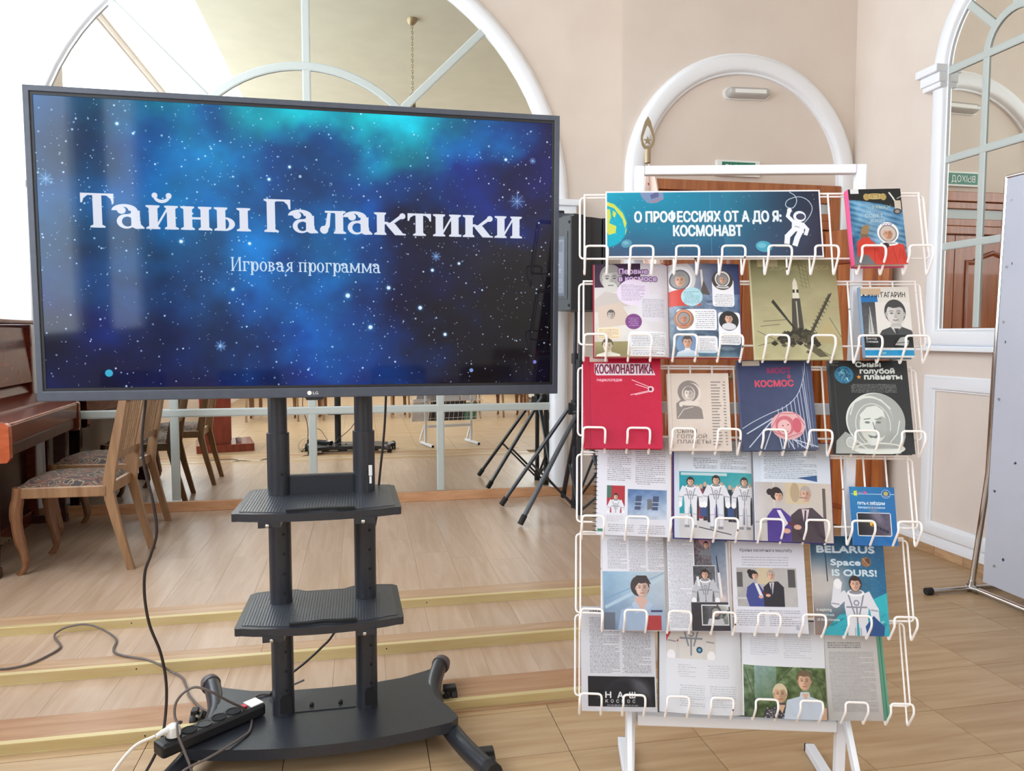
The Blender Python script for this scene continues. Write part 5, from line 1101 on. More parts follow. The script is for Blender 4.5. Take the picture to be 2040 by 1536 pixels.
cable([(-.20, 2.53, .15), (-.299, 2.537, .112), (-.339, 2.534, .111), (-.362, 2.508, .111), (-.366, 2.464, .110), (-.347, 2.379, .110), (-.343, 2.311, .110), (-.353, 2.279, .111), (-.40, 2.21, .113), (-.44, 2.17, .11), (-.50, 2.13, .10), (-.56, 2.08, .05), (-.60, 2.0, .008)], .0036, 'gcable', 'thin grey cable lying across the cart base tray')
cable([(.079, 2.47, 1.15), (.079, 2.50, 1.097), (.072, 2.50, .981), (.059, 2.50, .864), (.051, 2.50, .789), (.040, 2.50, .680), (-.02, 2.50, .45), (-.100, 2.50, .313), (-.141, 2.50, .268), (-.190, 2.50, .225), (-.238, 2.50, .189), (-.28, 2.51, .15), (-.31, 2.52, .112)], .0040, 'bcable', 'thin black cable running down behind the right post of the television cart')
r = random.Random(21)
for k, (cx, cy_) in enumerate(((-.44, 2.03), (-.53, 2.10), (-.36, 2.04))):
    pts = [(cx+(.07+.03*r.random())*math.cos(t*1.25+k), cy_+(.06+.03*r.random())*math.sin(t*1.25+k), .006+.0085*(t // 5)+.002*k) for t in range(13)]
    cable(pts, .004, 'bcable' if k != 1 else 'gcable', ['black coiled cable on the floor in front of the left cart foot', 'grey brown coiled cable on the floor beneath the power strip', 'small black cable coil on the floor right of the left cart foot'][k])

# ------------------------------------------------------------------ wire book rack
MR = T((.994, 1.807, 0)) @ Rz(math.radians(-14.75)) @ Ry(math.radians(.3))
rack = thing('book_display_rack', 'white wire book display rack on a square tube frame', 'rack', MR)
FY = .078
def bar(mb, a, b, w_, d_):
    # square tube between two points (in a plane of constant x or along x)
    A, B = Vector(a), Vector(b); t = (B-A).normalized(); X = Vector((1, 0, 0)) if abs(t.x) < .9 else Vector((0, 0, 1)); Yv = t.cross(X).normalized()
    vs = [P+X*(sx*w_/2)+Yv*(sy*d_/2) for P in (A, B) for sx, sy in ((-1, -1), (1, -1), (1, 1), (-1, 1))]
    return mb.add(vs, [(0, 1, 2, 3)[::-1], (4, 5, 6, 7), (0, 1, 5, 4), (1, 2, 6, 5), (2, 3, 7, 6), (3, 0, 4, 7)])
for s_ in (-1, 1):
    bar(MB(), (s_*.290, FY, .03), (s_*.290, FY, 1.750), .026, .026).build('post', M['frame'], rack, bevel=.003)
    f = bar(MB(), (s_*.290, -.10, .018), (s_*.290, .315, .018), .028, .028).build('foot_bar', M['frame'], rack, bevel=.003)
    MB().box(s_*.288-.014, s_*.288+.014, .3151, .3165, .005, .031).build('bar_end_cap', M['black'], f)
    bar(MB(), (s_*.304, -.085, .034), (s_*.296, FY-.02, .245), .014, .030).build('front_strut', M['frame'], rack, bevel=.002)
bar(MB(), (-.277, FY, 1.738), (.277, FY, 1.738), .024, .026).build('top_rail', M['frame'], rack, bevel=.003)
bar(MB(), (-.273, FY, .222), (.273, FY, .222), .030, .05).build('bottom_rail', M['frame'], rack, bevel=.003)
bar(MB(), (-.273, FY, 1.10), (.273, FY, 1.10), .030, .022).build('middle_rail', M['frame'], rack, bevel=.003)
WT = [1.456, 1.229, .985, .750, .498, .265]; TL_ = [.224, .221, .238, .234, .262, .264]; TILT = math.radians(15.6); WR = .0027
x0, x1, NW = -.437, .434, 16
XW = [x0+(x1-x0)*k/(NW-1) for k in range(NW)]
for i in range(6):
    Lr = TL_[i]; base = Matrix.Translation((0, 0, WT[i])) @ Rx(-TILT)
    sh = thing('wire_shelf', None, None); del_ = None
    bpy.data.objects.remove(sh)
    mb = MB()
    # back grid: verticals from the top rod down to the tips, two cross rods, wide outer loop behind
    mb.tube([(x0-.002, 0, Lr), (x1+.002, 0, Lr)], WR, 8)
    for x in XW: mb.tube([(x, 0, Lr), (x, 0, .002)], WR*.9, 6)
    lo = fillet([(x0-.012, WR*2, Lr-.006), (x0-.012, WR*2, .045), (x1+.014, WR*2, .045), (x1+.014, WR*2, Lr-.006)], .012, 4, True)
    mb.tube(lo, WR, 8, True)
    g = mb.build('wire_shelf', M['wire'], rack); g.matrix_local = base
    for k in range(0, NW, 2):
        a, b = XW[k], XW[k+1]
        P = [(a, 0, .012), (a, -.002, -.004), (a, -.047, .036), (a, -.047, .060), (b, -.047, .060), (b, -.047, .036), (b, -.002, -.004), (b, 0, .012)]
        MB().tube(fillet(P, .011, 4), WR*1.12, 8).build('hook', M['wire'], g)
    for s_ in (-1, 1):
        MB().tube([(s_*.288+.006*math.cos(a), .03, Lr+.004+.006*math.sin(a)) for a in np.linspace(0, 2*PI, 9)[:-1]], .0016, 5, True, M=Matrix()).build('fixing_clip', M['black'], g)
# ---- things shown on it
def onrow(i, x, s, rot): return MR @ Matrix.Translation((0, 0, WT[i])) @ Rx(-TILT) @ Matrix.Translation((x, 0, s)) @ Ry(math.radians(-rot))
def front_face(mb, x0, x1, z0, z1, y, mi):
    mb.add([(x0, y, z0), (x1, y, z0), (x1, y, z1), (x0, y, z1)], [(0, 1, 2, 3)], mi=mi, uvs=[[(0, 0), (1, 0), (1, 1), (0, 1)]])
def book(name, label, i, x, s, w_, h_, rot, th, im, col, cat='book', group=None, soft=False, tape=None):
    y1 = -.004; y0 = -(th+.004); Mx = onrow(i, x, s, rot); t = thing(name, label, cat, Mx, group)
    cm = pm('cover_cloth', col, .5); pmn = printmat('cover_print', im, .42)
    b = .0022 if not soft else .0005
    mb = MB().box(0, w_, y0+.0002, y0+b, 0, h_).box(0, w_, y1-b, y1, 0, h_)
    # rounded spine on the left
    n = 8; sp = [(-.0035*math.sin(PI*k/n), y1+(y0+.0002-y1)*k/n) for k in range(n+1)]; ins = [(b, y) for _, y in sp[::-1]]
    mb.prism([(p[0], p[1]) for p in sp]+[(b*.9, y0+.0002), (b*.9, y1)], 0, h_, 'xy', smooth=True)
    front_face(mb, 0, w_, 0, h_, y0, 1)
    mb.build('cover', [cm, pmn], t, sharp=60)
    pg = MB().box(.002, w_-(.004 if not soft else .0006), y0+b, y1-b, .004 if not soft else .0006, h_-(.004 if not soft else .0006)).build('page_block', M['paper'], t)
    return t
def sheetthing(name, label, i, x, s, w_, h_, rot, im, cat, y=-.006, th=.0006, back=(235, 235, 238), curl=.0, group=None):
    t = thing(name, label, cat, onrow(i, x, s, rot), group); mb = MB(); n = 10; pmn = printmat('page_print', im, .5); bm = pm('paper', back, .6)
    def yy(u, v): return y-curl*math.sin(PI*u)*.6-curl*v*v
    vs = [(w_*a/n, yy(a/n, b/n), h_*b/n) for b in range(n+1) for a in range(n+1)]; vb = [(p[0], p[1]+th, p[2]) for p in vs]; m_ = n+1
    fs = [(b*m_+a, b*m_+a+1, (b+1)*m_+a+1, (b+1)*m_+a) for b in range(n) for a in range(n)]
    mb.add(vs, fs, mi=1, smooth=True, uvs=[[((k % m_)/n, (k//m_)/n) for k in f] for f in fs]); mb.add(vb, [f[::-1] for f in fs], mi=0, smooth=True)
    ed = [k for k in range(m_)]+[k*m_+n for k in range(1, m_)]+[n*m_+k for k in range(n-1, -1, -1)]+[k*m_ for k in range(n-1, 0, -1)]; N2 = len(vs)
    mb.add(vs+vb, [(ed[k], ed[(k+1) % len(ed)], ed[(k+1) % len(ed)]+N2, ed[k]+N2) for k in range(len(ed))], mi=0)
    mb.build('printed_sheet', [bm, pmn], t); return t
def openbook(name, label, i, x, s, wl, wr, h_, rot, iml, imr, cover, cat='book', th=.010, lift=.010, hard=True):
    t = thing(name, label, cat, onrow(i, x, s, rot)); W_ = wl+wr; cm = pm('binding', cover, .5)
    MB().box(-.004, W_+.004, -.006, -.0035, -.003, h_+.003).build('cover', cm, t)
    for nm, xa, w_, im, sg in (('left_page', 0, wl, iml, 1), ('right_page', wl, wr, imr, -1)):
        n = 12; pmn = printmat('page_print', im, .42); mb = MB(); m_ = n+1
        def yy(u):   # u 0 at outer edge, 1 at gutter
            return -.006-th*.75-lift*math.sin(PI*min(1, u*1.0))**1.0*(.45+.55*u)+ (th*.6+lift*.3)*max(0, (u-.88)/.12)**2
        vs = []
        for b in range(2):
            for a in range(m_):
                u = a/n if sg > 0 else 1-a/n; vs.append((xa+w_*a/n, yy(u), h_*b))
        fs = [(a, a+1, m_+a+1, m_+a) for a in range(n)]
        mb.add(vs, fs, mi=1, smooth=True, uvs=[[((k % m_)/n, k//m_) for k in f] for f in fs])
        vb = [(p[0], -.006, p[2]) for p in vs]; NN = len(vs)
        allv = vs+vb
        mb.add(allv, [(m_+a, m_+a+1, NN+m_+a+1, NN+m_+a) for a in range(n)]+[(a+1, a, NN+a, NN+a+1) for a in range(n)]+[(0, m_, NN+m_, NN), (m_+n, n, NN+n, NN+m_+n)]+[tuple(NN+a for a in range(m_))+tuple(NN+m_+a for a in range(n, -1, -1))], mi=0)
        mb.build(nm, [M['paper'], pmn], t)
    return t
BK = 'books standing on the wire rack'
sheetthing('printed_banner', 'teal printed banner with a floating astronaut on the top row of the rack', 0, -.381, .043, .560, .187, .1, art_banner(), 'banner', y=-.0075, curl=.001)
book('hardcover_book', 'book with an orange-suited cosmonaut waving on its cover, top right of the rack', 0, .245, .014, .132, .206, 1.0, .028, art_orangesuit(), (206, 70, 120))
openbook('open_picture_book', 'open picture book with purple heading and portraits on a moon background', 1, -.408, .008, .196, .186, .255, .1, art_first(0), art_first(1), (150, 24, 50), th=.012)
book('hardcover_book', 'olive book with a rocket on its launch pad on the cover', 1, .008, .002, .222, .277, .6, .010, art_rocket(), (176, 170, 132))
book('hardcover_book', 'small book with a black and white portrait and blue stripe on its cover', 1, .283, .008, .122, .190, .3, .020, art_portrait(), (112, 134, 158))
book('hardcover_book', 'crimson encyclopaedia with a small satellite drawing on its cover', 2, -.431, .006, .203, .248, .6, .028, art_redenc(), (184, 14, 56))
book('hardcover_book', 'beige book with a grey helmeted head and a list of names', 2, -.207, .004, .159, .208, .8, .018, art_beige(), (206, 192, 182))
book('hardcover_book', 'worn navy book with pink title and white bridge cables', 2, -.018, .006, .191, .243, 1.8, .020, art_bridge(), (72, 74, 104))
book('hardcover_book', 'black book with white title and a large grey helmeted face', 2, .216, .002, .200, .248, .5, .020, art_black(), (30, 30, 32))
sp = sheetthing('ring_bound_book', 'white ring bound pages with a satellite photo at the left of the fourth row', 3, -.399, .012, .200, .273, -1.2, art_spiral(), 'book', y=-.010, th=.0055, curl=.002)
mb = MB()
for k in range(22): mb.tube([(-.003+.006*math.cos(a), -.007-.006*math.sin(a)*1.1, .010+k*.0118) for a in np.linspace(0, 2*PI, 9)[:-1]], .0009, 5, True)
mb.build('wire_binding', M['black'], sp)
openbook('open_report', 'open report in a blue cover with spacesuited crew and a suited couple', 3, -.190, .008, .209, .203, .262, -.9, art_blueopen(0), art_blueopen(1), (44, 38, 130), th=.010)
book('booklet', 'thin bright blue booklet with a satellite picture', 3, .277, -.002, .113, .153, -.2, .002, art_booklet(), (18, 104, 170), 'booklet', soft=True)
openbook('open_magazine', 'open magazine with a woman in a pale blue shirt looking up', 4, -.374, .004, .172, .166, .247, .9, art_mag(0), art_mag(1), (190, 190, 200), 'magazine', th=.003, lift=.008)
sheetthing('magazine_page', 'white magazine page with a photo of a woman and a man in dark suits', 4, -.026, .006, .194, .239, .5, art_sheet(), 'magazine', y=-.008, th=.002, curl=.002)
sheetthing('magazine', 'blue magazine with a waving figure in a white spacesuit', 4, .184, .006, .194, .258, .2, art_belarus(), 'magazine', y=-.009, th=.003, curl=.002)
sheetthing('newspaper_page', 'grey newspaper page with a black planet picture at the bottom left of the rack', 5, -.431, .008, .204, .275, .9, art_nash(), 'newspaper', y=-.008, th=.001, curl=.003)
openbook('open_book', 'open book with a garden photo of two people on its right page', 5, -.221, .014, .222, .220, .250, -1.0, art_book6(0), art_book6(1), (60, 62, 70), th=.012)
book('text_book', 'grey text page book in a green cover at the bottom right of the rack', 5, .228, .006, .142, .218, 1.4, .008, art_grey(), (150, 148, 148), soft=True)
gcv = thing('green_folder', 'green folder cover showing behind the grey text page on the bottom row', 'folder', onrow(5, .232, .004, 1.6))
MB().box(0, .158, -.0035, -.0015, 0, .222).build('folder_board', pm('green_card', (90, 150, 128), .5), gcv)
MB().box(.150, .153, -.0042, -.0035, .004, .218).build('folder_edge', pm('green_card_dark', (60, 120, 96), .5), gcv)
# ------------------------------------------------------------------ piano against the left wall, turned slightly
Mp = T((-1.665, 4.00, Z3)) @ Rz(math.radians(5.4))
pn = thing('upright_piano', 'glossy reddish brown upright piano on the stage at the left', 'piano', Mp)
LP_ = 1.33
def pb(name, x0, x1, y0, y1, z0, z1, mat='piano', bev=.004, parent=None): return MB().box(x0, x1, y0, y1, z0, z1).build(name, M[mat], parent or pn, bevel=bev)
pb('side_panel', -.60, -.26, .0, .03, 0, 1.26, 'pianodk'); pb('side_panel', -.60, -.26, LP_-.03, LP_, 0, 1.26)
pb('back_board', -.60, -.57, .03, LP_-.03, .05, 1.24)
pb('top_lid', -.62, -.24, -.01, LP_+.01, 1.262, 1.288, bev=.008)
MB().prism([(-.275, .90), (-.26, .90), (-.285, 1.24), (-.30, 1.24)], .03, LP_-.03, 'xz').build('upper_panel', M['piano'], pn)
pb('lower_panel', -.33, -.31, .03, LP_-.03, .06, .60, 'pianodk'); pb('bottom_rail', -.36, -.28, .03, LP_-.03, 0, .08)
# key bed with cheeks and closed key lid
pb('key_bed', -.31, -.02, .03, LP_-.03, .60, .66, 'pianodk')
for y in (0, LP_-.045): MB().prism([(-.30, .58), (-.012, .58), (0, .60), (0, .755), (-.012, .770), (-.12, .790), (-.27, .83), (-.30, .83)], y, y+.045, 'xz').build('key_cheek', M['pianocheek'] if y == 0 else M['piano'], pn, bevel=.006)
MB().prism([(-.02, .66), (-.008, .665), (-.004, .752), (-.012, .765), (-.10, .785), (-.115, .790), (-.125, .80), (-.27, .835), (-.30, .90), (-.31, .90), (-.31, .66)], .046, LP_-.046, 'xz').build('key_lid', M['piano'], pn, bevel=.004)
MB().tube([(-.010, .05, .762), (-.010, LP_-.05, .762)], .005, 8).build('lid_edge', M['pianocheek'], pn)
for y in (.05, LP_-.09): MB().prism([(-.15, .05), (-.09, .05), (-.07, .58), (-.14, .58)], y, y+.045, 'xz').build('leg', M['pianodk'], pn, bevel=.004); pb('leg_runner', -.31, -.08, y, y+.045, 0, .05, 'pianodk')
for k in range(3): MB().tube([(-.31, .60+k*.05, .05), (-.23, .60+k*.05, .045)], .010, 8).build('pedal', M['bronze'], pn)
mb = MB()
for k in range(5): mb.box(-.262-.002*k, -.250-.002*k, .03+k*.012, .036+k*.012, .93, 1.03)
mb.build('panel_reflection', M['pianocheek'], pn)  # stripes reflected in the glossy upper panel, modelled as coloured strips

# ------------------------------------------------------------------ chairs facing the piano
def chair(Mx, label):
    # local frame: seat faces -x, near side -y; z from the stage
    c = thing('dining_chair', label, 'chair', Mx, 'wooden chairs at the piano')
    mb = MB(); mb.box(-.215, .20, -.205, -.180, .385, .440).box(-.215, .20, .180, .205, .385, .440).box(-.225, -.195, -.20, .20, .385, .440).box(.185, .21, -.185, .185, .385, .440)
    mb.build('seat_frame', M['chair'], c, bevel=.005)
    n = 12; vs = []; 
    for a in range(n+1):
        for b in range(n+1):
            u, v = a/n*2-1, b/n*2-1; h = (1-abs(u)**4)*(1-abs(v)**4); vs.append((-.012+u*.205, v*.192, .437+.045*h**.45))
    mb = MB().add(vs, [(a*(n+1)+b, (a+1)*(n+1)+b, (a+1)*(n+1)+b+1, a*(n+1)+b+1) for a in range(n) for b in range(n)], smooth=True)
    mb.build('seat_cushion', M['brocade'], c)
    for s_ in (-1, 1):
        y = s_*.187
        MB().tube(smoothpath([(-.205, y, .44), (-.212, y, .38), (-.222, y*1.01, .31), (-.214, y*1.01, .20), (-.192, y, .10), (-.190, y, .045), (-.205, y, .015), (-.212, y, 0)], 5), [.028]*6+[.030]*6+[.026]*6+[.021]*6+[.016]*6+[.016]*4+[.022]*2, 10).build('front_leg', M['legdk'], c)
        P = [(.275, 0), (.302, 0), (.300, .02), (.245, .25), (.222, .40), (.232, .50), (.300, .94), (.272, .945), (.200, .52), (.178, .44), (.188, .38), (.225, .20)]
        P = [(.285, 0), (.318, 0), (.262, .24), (.232, .40), (.244, .50), (.322, .95), (.292, .955), (.200, .54), (.182, .44), (.190, .37), (.232, .20)]
        MB().prism(P, y-.014, y+.014, 'xz').build('rear_leg', M['chair'], c, bevel=.004)
    MB().prism([(.288, .86), (.318, .86), (.338, .965), (.308, .972)], -.175, .175, 'xz').build('top_rail', M['chair'], c, bevel=.006)
    MB().prism([(.222, .56), (.242, .56), (.250, .60), (.230, .60)], -.175, .175, 'xz').build('lower_rail', M['chair'], c, bevel=.003)
    for y in (-.085, -.05, -.015, .02, .055): MB().prism([(.234, .59), (.244, .59), (.304, .87), (.294, .87)], y+.006, y+.022, 'xz').build('back_slat', M['chair'], c, bevel=.002)
    for s_ in (-1, 1): MB().prism([(.228, .585), (.246, .585), (.306, .87), (.288, .87)], s_*.115-.012, s_*.115+.012, 'xz').build('back_splat', M['chair'], c, bevel=.003)
    return c
c1 = chair(T((-1.465, 4.285, Z3)) @ Rz(math.radians(-1)), 'wooden chair nearest the camera with brocade seat beside the piano')
c2 = copy_tree(c1); c2.matrix_world = T((-1.545, 4.965, Z3)) @ Rz(math.radians(-4)); c2['label'] = 'wooden chair with brocade seat standing farther back near the mirror'

# ------------------------------------------------------------------ loudspeakers on tripods beside the mirror
def tripod(x, y, z0, ph, hub, top, label):
    t = thing('speaker_stand', label, 'stand', T((x, y, z0)))
    MB().tube([(0, 0, .02), (0, 0, hub+.35)], .0175, 12).build('lower_tube', M['blackmat'], t)
    MB().tube([(0, 0, hub+.33), (0, 0, top)], .014, 12).build('upper_tube', M['blackmat'], t)
    MB().tube([(0, 0, hub+.30), (0, 0, hub+.37)], .026, 12).tube([(0, 0, hub+.335), (.05, -.02, hub+.335)], .006, 8).build('collar', M['black'], t)
    MB().lathe([(0, -.008), (.018, -.008), (.018, .008), (0, .008)], 6, T((.055, -.022, hub+.335)) @ Ry(PI/2)).build('knob', M['black'], t)
    MB().tube([(0, 0, hub-.04), (0, 0, hub+.05)], .027, 12).build('leg_hub', M['black'], t)
    MB().tube([(0, 0, .0), (0, 0, .06)], .024, 12).build('brace_hub', M['black'], t)
    for k in range(3):
        a = math.radians(ph+120*k); c_, s_ = math.cos(a), math.sin(a)
        lg = MB().tube([(.03*c_, .03*s_, hub+.01), (.500*c_, .500*s_, .025)], .014, 8, ry=.018).build('leg', M['blackmat'], t)
        d = Vector((.47*c_, .47*s_, -(hub-.015))).normalized(); e = Vector((.500*c_, .500*s_, .025)); MB().tube([e-d*.05, e+d*.012], .019, 10).build('rubber_foot', M['rubber'], lg)
        m_ = Vector((.03*c_, .03*s_, hub+.01))*.42+Vector((.5*c_, .5*s_, .025))*.58
        MB().tube([(.02*c_, .02*s_, .035), m_], .008, 6, ry=.010).build('brace', M['blackmat'], t)
        MB().box(-.005, .045, -.022, .022, -.05, .03, T((0, 0, hub)) @ Rz(a)).build('leg_bracket', M['black'], t, bevel=.004)
    return t
tripod(1.415, 4.77, Z3, 207, .665, 1.353, 'black tripod speaker stand with its leg reaching nearest the camera')
tripod(1.438, 4.97, Z3, 166, .70, 1.398, 'black tripod speaker stand set behind, close to the mirror edge')
def speaker(Mx, label, w_, h_, d_, grey):
    s_ = thing('loudspeaker', label, 'speaker', Mx)
    P = [(-w_/2, 0), (-w_/2, -d_*.45), (-w_*.36, -d_), (w_*.36, -d_), (w_/2, -d_*.45), (w_/2, 0)]
    MB().prism(P, 0, h_, 'xy').build('cabinet', M['greyspk'] if grey else M['black'], s_, bevel=.012)
    MB().prism([(-w_/2-.004, .005), (-w_/2-.004, .06), (w_/2+.004, .06), (w_/2+.004, .005)], -.004, h_+.004, 'xy').build('baffle', M['black'], s_, bevel=.006)
    MB().box(-w_*.36+.005, w_*.36-.03, -d_-.003, -d_, .07, h_-.09).build('rear_recess', M['black'], s_)
    mb = MB(); front_face(mb, -w_*.30, w_*.18, .09, h_-.12, -d_-.004, 0); mb.build('connector_plate', spkm, s_)
    for x, z in ((-w_*.30, .03), (w_*.30, .03), (w_*.30, h_-.035), (-w_*.30, h_-.035)): MB().lathe([(0, 0), (.010, 0), (.008, .002), (0, .002)], 12, T((x, -d_, z)) @ Rx(PI/2)).build('corner_screw', M['hole'], s_)
    MB().box(-w_*.2, w_*.2, -d_*.7, -d_*.3, h_, h_+.03).build('handle', M['black'], s_, bevel=.008)
    return s_
M['greyspk'] = noisy('speaker_grey_plastic', (66, 72, 84), (60, 66, 78), ns=60, rough=.5)
spkm = printmat('rear_plate', art_speaker(), .35)
speaker(T((1.30, 5.08, 1.50)) @ Rz(math.radians(-4)), 'grey backed loudspeaker half hidden by the television edge', .30, .60, .20, True)
speaker(T((1.46, 4.80, 1.455)) @ Rz(math.radians(-62)), 'black loudspeaker standing behind the left end of the rack', .30, .585, .24, False)

# ------------------------------------------------------------------ flag behind the rack
fg = thing('flag_on_pole', 'furled red and white ornamented flag on a wooden pole with a star finial', 'flag', T((1.722, 4.40, 0)))
MB().tube([(0, 0, .02), (0, 0, 2.28)], .0125, 12).build('pole', M['flagpole'], fg)
MB().lathe([(0, 0), (.16, 0), (.16, .015), (.05, .03), (.03, .10), (.018, .12), (0, .12)], 24).build('stand_base', M['flagpole'], fg)
out_ = [(0, .155), (.018, .125), (.042, .045), (.0455, .015), (.038, -.015), (.022, -.036), (0, -.044)]; out_ = out_+[(-x, z) for x, z in out_[::-1][1:-1]]
inn = [(0, .105), (.012, .085), (.031, .030), (.031, .012), (.025, -.006), (.014, -.018), (0, -.022)]; inn = inn+[(-x, z) for x, z in inn[::-1][1:-1]]
Mf = T((0, 0, 2.462)); mb = MB(); nn = len(out_)
vs = [Mf @ Vector((x, -.004, z)) for x, z in out_]+[Mf @ Vector((x, -.004, z)) for x, z in inn]; v2 = [v+Vector((0, .008, 0)) for v in vs]
A = vs+v2; k2 = 2*nn
mb.add(A, [(i, (i+1) % nn, nn+(i+1) % nn, nn+i) for i in range(nn)]+[(k2+(i+1) % nn, k2+i, k2+nn+i, k2+nn+(i+1) % nn) for i in range(nn)]+[((i+1) % nn, i, k2+i, k2+(i+1) % nn) for i in range(nn)]+[(nn+i, nn+(i+1) % nn, k2+nn+(i+1) % nn, k2+nn+i) for i in range(nn)])
mb.prism([((.028 if k % 2 == 0 else .011)*math.sin(k*PI/5), (.028 if k % 2 == 0 else .011)*math.cos(k*PI/5)+.010) for k in range(10)], -.003, .003, 'xz', Mf)
mb.tube([(0, 0, 2.34), (0, 0, 2.42)], .0185, 14); mb.build('finial', M['bronze'], fg)
def flagmat():
    m = pm('flag_cloth', (200, 30, 50), .7); b = m.node_tree.nodes['Principled BSDF']; tc = N_(m, 'ShaderNodeTexCoord')
    ck = N_(m, 'ShaderNodeTexVoronoi'); ck.distance = 'MANHATTAN'; ck.inputs['Scale'].default_value = 28; L_(m, tc.outputs['Object'], ck.inputs['Vector'])
    gt = N_(m, 'ShaderNodeMath', operation='GREATER_THAN'); gt.inputs[1].default_value = .38; L_(m, ck.outputs['Distance'], gt.inputs[0])
    mx = N_(m, 'ShaderNodeMix', data_type='RGBA'); mx.inputs[6].default_value = (*s2l((214, 34, 58)), 1); mx.inputs[7].default_value = (*s2l((236, 216, 206)), 1)
    L_(m, gt.outputs[0], mx.inputs[0]); L_(m, mx.outputs[2], b.inputs['Base Color']); return m
mb = MB(); n = 22; rows = []
for j in range(14):
    t = j/13; z = 2.32-1.05*t; rr = .016+.060*min(1, t*4)**.6; ring_ = []
    for k in range(n): a = 2*PI*k/n; q = rr*(1+.38*math.sin(a*5+t*3)); ring_.append((q*math.cos(a)*.9+.010+.012*t, q*math.sin(a)*.9, z+.02*math.sin(a*2)*t))
    rows += ring_
mb.add(rows, [(j*n+k, j*n+(k+1) % n, (j+1)*n+(k+1) % n, (j+1)*n+k) for j in range(13) for k in range(n)], smooth=True); mb.build('flag_cloth', flagmat(), fg)
MB().tube([(.004, -.015, 2.33), (.006, -.018, 2.28), (.002, -.020, 2.24)], .003, 6).build('flag_cord', M['wplastic'], fg)

# ------------------------------------------------------------------ chrome banner stand at the right
bs = thing('banner_stand', 'chrome tube stand carrying a white vinyl panel by the right wall', 'stand', T((3.018, 3.205, 0)))
MB().tube([(0, 0, .03), (.0, -.075, .62), (0, -.088, 1.215)], .0145, 14).tube([(0, -.088, 1.21), (0, -.110, 2.045)], .0115, 14).build('upright_tube', M['chrome'], bs)
MB().tube([(-.245, .004, .018), (.24, .004, .018)], .0125, 12).build('cross_foot', M['chrome'], bs)
MB().tube([(-.262, .004, .018), (-.228, .004, .018)], .0185, 12).build('foot_cap', M['rubber'], bs)
MB().tube([(0, .0, .022), (0, -1.25, .022)], .0135, 12).build('base_rail', M['chrome'], bs)
MB().tube([(0, .02, .02), (0, -.04, .021)], .020, 12).tube([(0, 0, .015), (0, -.003, .06)], .018, 12).build('joint', M['steel'], bs, bevel=0)
MB().tube([(0, -.110, 2.045), (0, -1.15, 2.045)], .0115, 12).build('top_rail', M['chrome'], bs)
MB().tube([(0, -1.24, .03), (0, -1.15, 2.045)], .0125, 12).build('upright_tube', M['chrome'], bs)
pnl = thing('vinyl_panel', 'white vinyl panel with small dark specks hanging on the chrome stand', 'panel', T((3.004, 3.205, 0)))
n = 10; P = [(-.085, .080), (-.128, 2.035), (-1.14, 2.035), (-1.19, .06)]
MB().prism([(y, z) for y, z in P], -.002, .001, 'yz').build('vinyl_sheet', M['board'], pnl)
r = random.Random(12)
mb = MB()
for k in range(30):
    y = -.12-r.random()*.9; z = .12+r.random()*1.85; mb.prism([(y+(.004+.006*(z < .7))*math.cos(a)*r.uniform(.4, 1), z+.008*math.sin(a)*r.uniform(.4, 1.2)) for a in np.linspace(0, 2*PI, 8)[:-1]], -.0032, -.002, 'yz')
mb.build('dark_specks', pm('ink_specks', (60, 60, 80), .6), pnl)
for z, y in ((.16, -.12), (.99, -.105), (1.36, -.112), (1.62, -.115), (1.93, -.125)):
    MB().tube([(.012, -.078+(-.03)*(z > .5), z-.02*(z < .5)), (-.004, y-.03, z+.02*(z < .5))], .0014, 5).tube([(-.004, y-.03+.006*math.cos(a), z+.02*(z < .5)+.006*math.sin(a)) for a in np.linspace(0, 2*PI, 8)[:-1]], .0014, 5, True).build('tie', M['steel'], pnl)

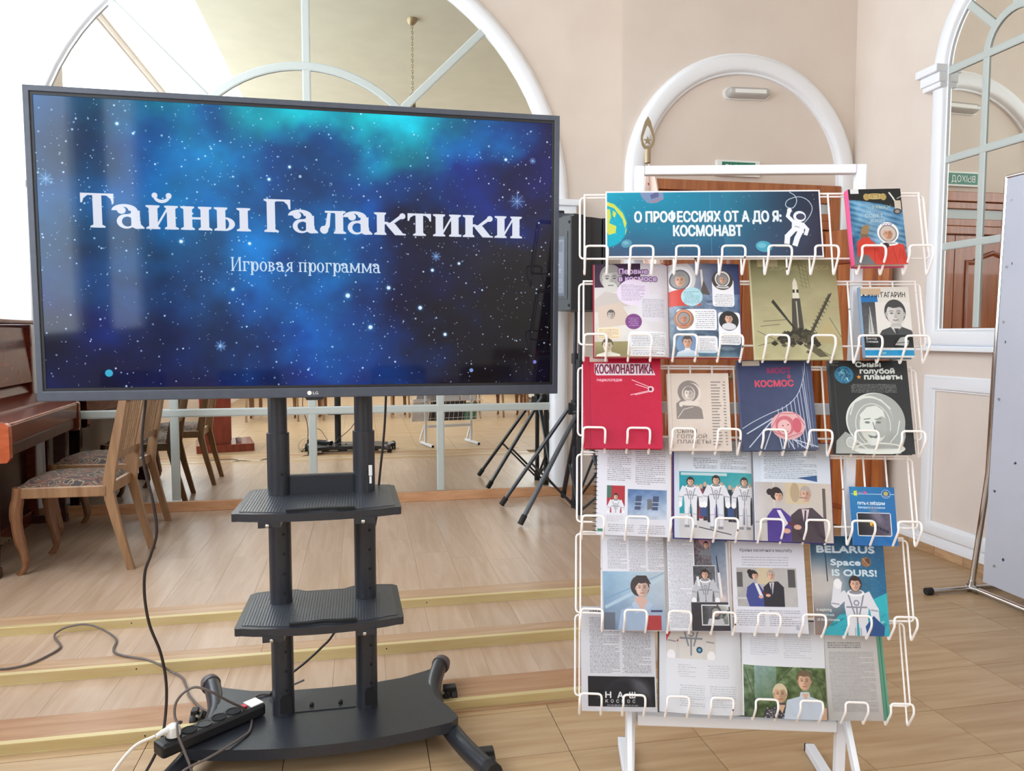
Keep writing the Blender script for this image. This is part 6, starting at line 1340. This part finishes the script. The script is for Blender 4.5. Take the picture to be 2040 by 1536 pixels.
# ------------------------------------------------------------------ seen in the mirrors: lectern beside the camera, tables and chairs behind
lc = thing('lectern', 'red brown veneer lectern on a low plinth seen in the mirror', 'lectern', T((-1.50, 1.74, 0)) @ Rz(math.radians(-12)))
MB().box(-.34, .26, -.30, .30, 0, .085).build('plinth', M['redwood'], lc, bevel=.003)
MB().box(-.30, .02, -.26, .26, .085, 1.08).build('body', M['redwood'], lc, bevel=.003)
MB().box(.02, .026, -.22, .22, .12, 1.02).build('panel', M['redwood'], lc, bevel=.002)
MB().prism([(-.28, 1.06), (.10, 1.14), (.10, 1.165), (-.28, 1.085)], -.26, .26, 'xz').build('sloped_top', M['redwood'], lc, bevel=.003)
cu = thing('cup', 'small white cup on the lectern plinth seen in the mirror', 'cup', T((-1.37, 1.84, .086)))
MB().lathe([(0, 0), (.03, 0), (.04, .05), (.036, .05), (.028, .006), (0, .006)], 18).build('cup_body', M['seatgrey'], cu)
def table(x, y, rz, label, n=[0]):
    t = thing('folding_table', label, 'table', T((x, y, 0)) @ Rz(rz), 'tables behind the camera')
    MB().box(-.6, .6, -.35, .35, .72, .75).build('table_top', M['door'], t, bevel=.004)
    MB().box(-.55, .55, -.30, -.28, .64, .72).box(-.55, .55, .28, .30, .64, .72).build('apron', M['door'], t)
    for a in (-.53, .53):
        for b in (-.28, .28): MB().box(a-.025, a+.025, b-.025, b+.025, 0, .72).build('leg', M['legdk'], t, bevel=.003)
    return t
table(-1.15, -2.0, .1, 'wooden table behind the camera, left one in the mirror'); table(.55, -2.3, -.05, 'wooden table behind the camera, middle one in the mirror'); table(2.2, -1.9, .1, 'wooden table behind the camera, right one in the mirror')
for i, (x, y, a, lb) in enumerate(((-1.5, -1.25, 90, 'left of the row'), (-.8, -1.2, 80, 'second of the row'), (.3, -1.45, 95, 'third of the row'), (.9, -1.4, 85, 'fourth of the row'), (2.0, -1.1, 90, 'fifth of the row'), (2.7, -1.0, 80, 'right end of the row'), (1.6, -3.2, -90, 'farthest, behind the right table'))):
    c = copy_tree(c1); c.matrix_world = T((x, y, 0)) @ Rz(math.radians(a)); c['label'] = 'wooden chair behind the camera seen in the mirror, '+lb; c['group'] = 'chairs behind the camera'
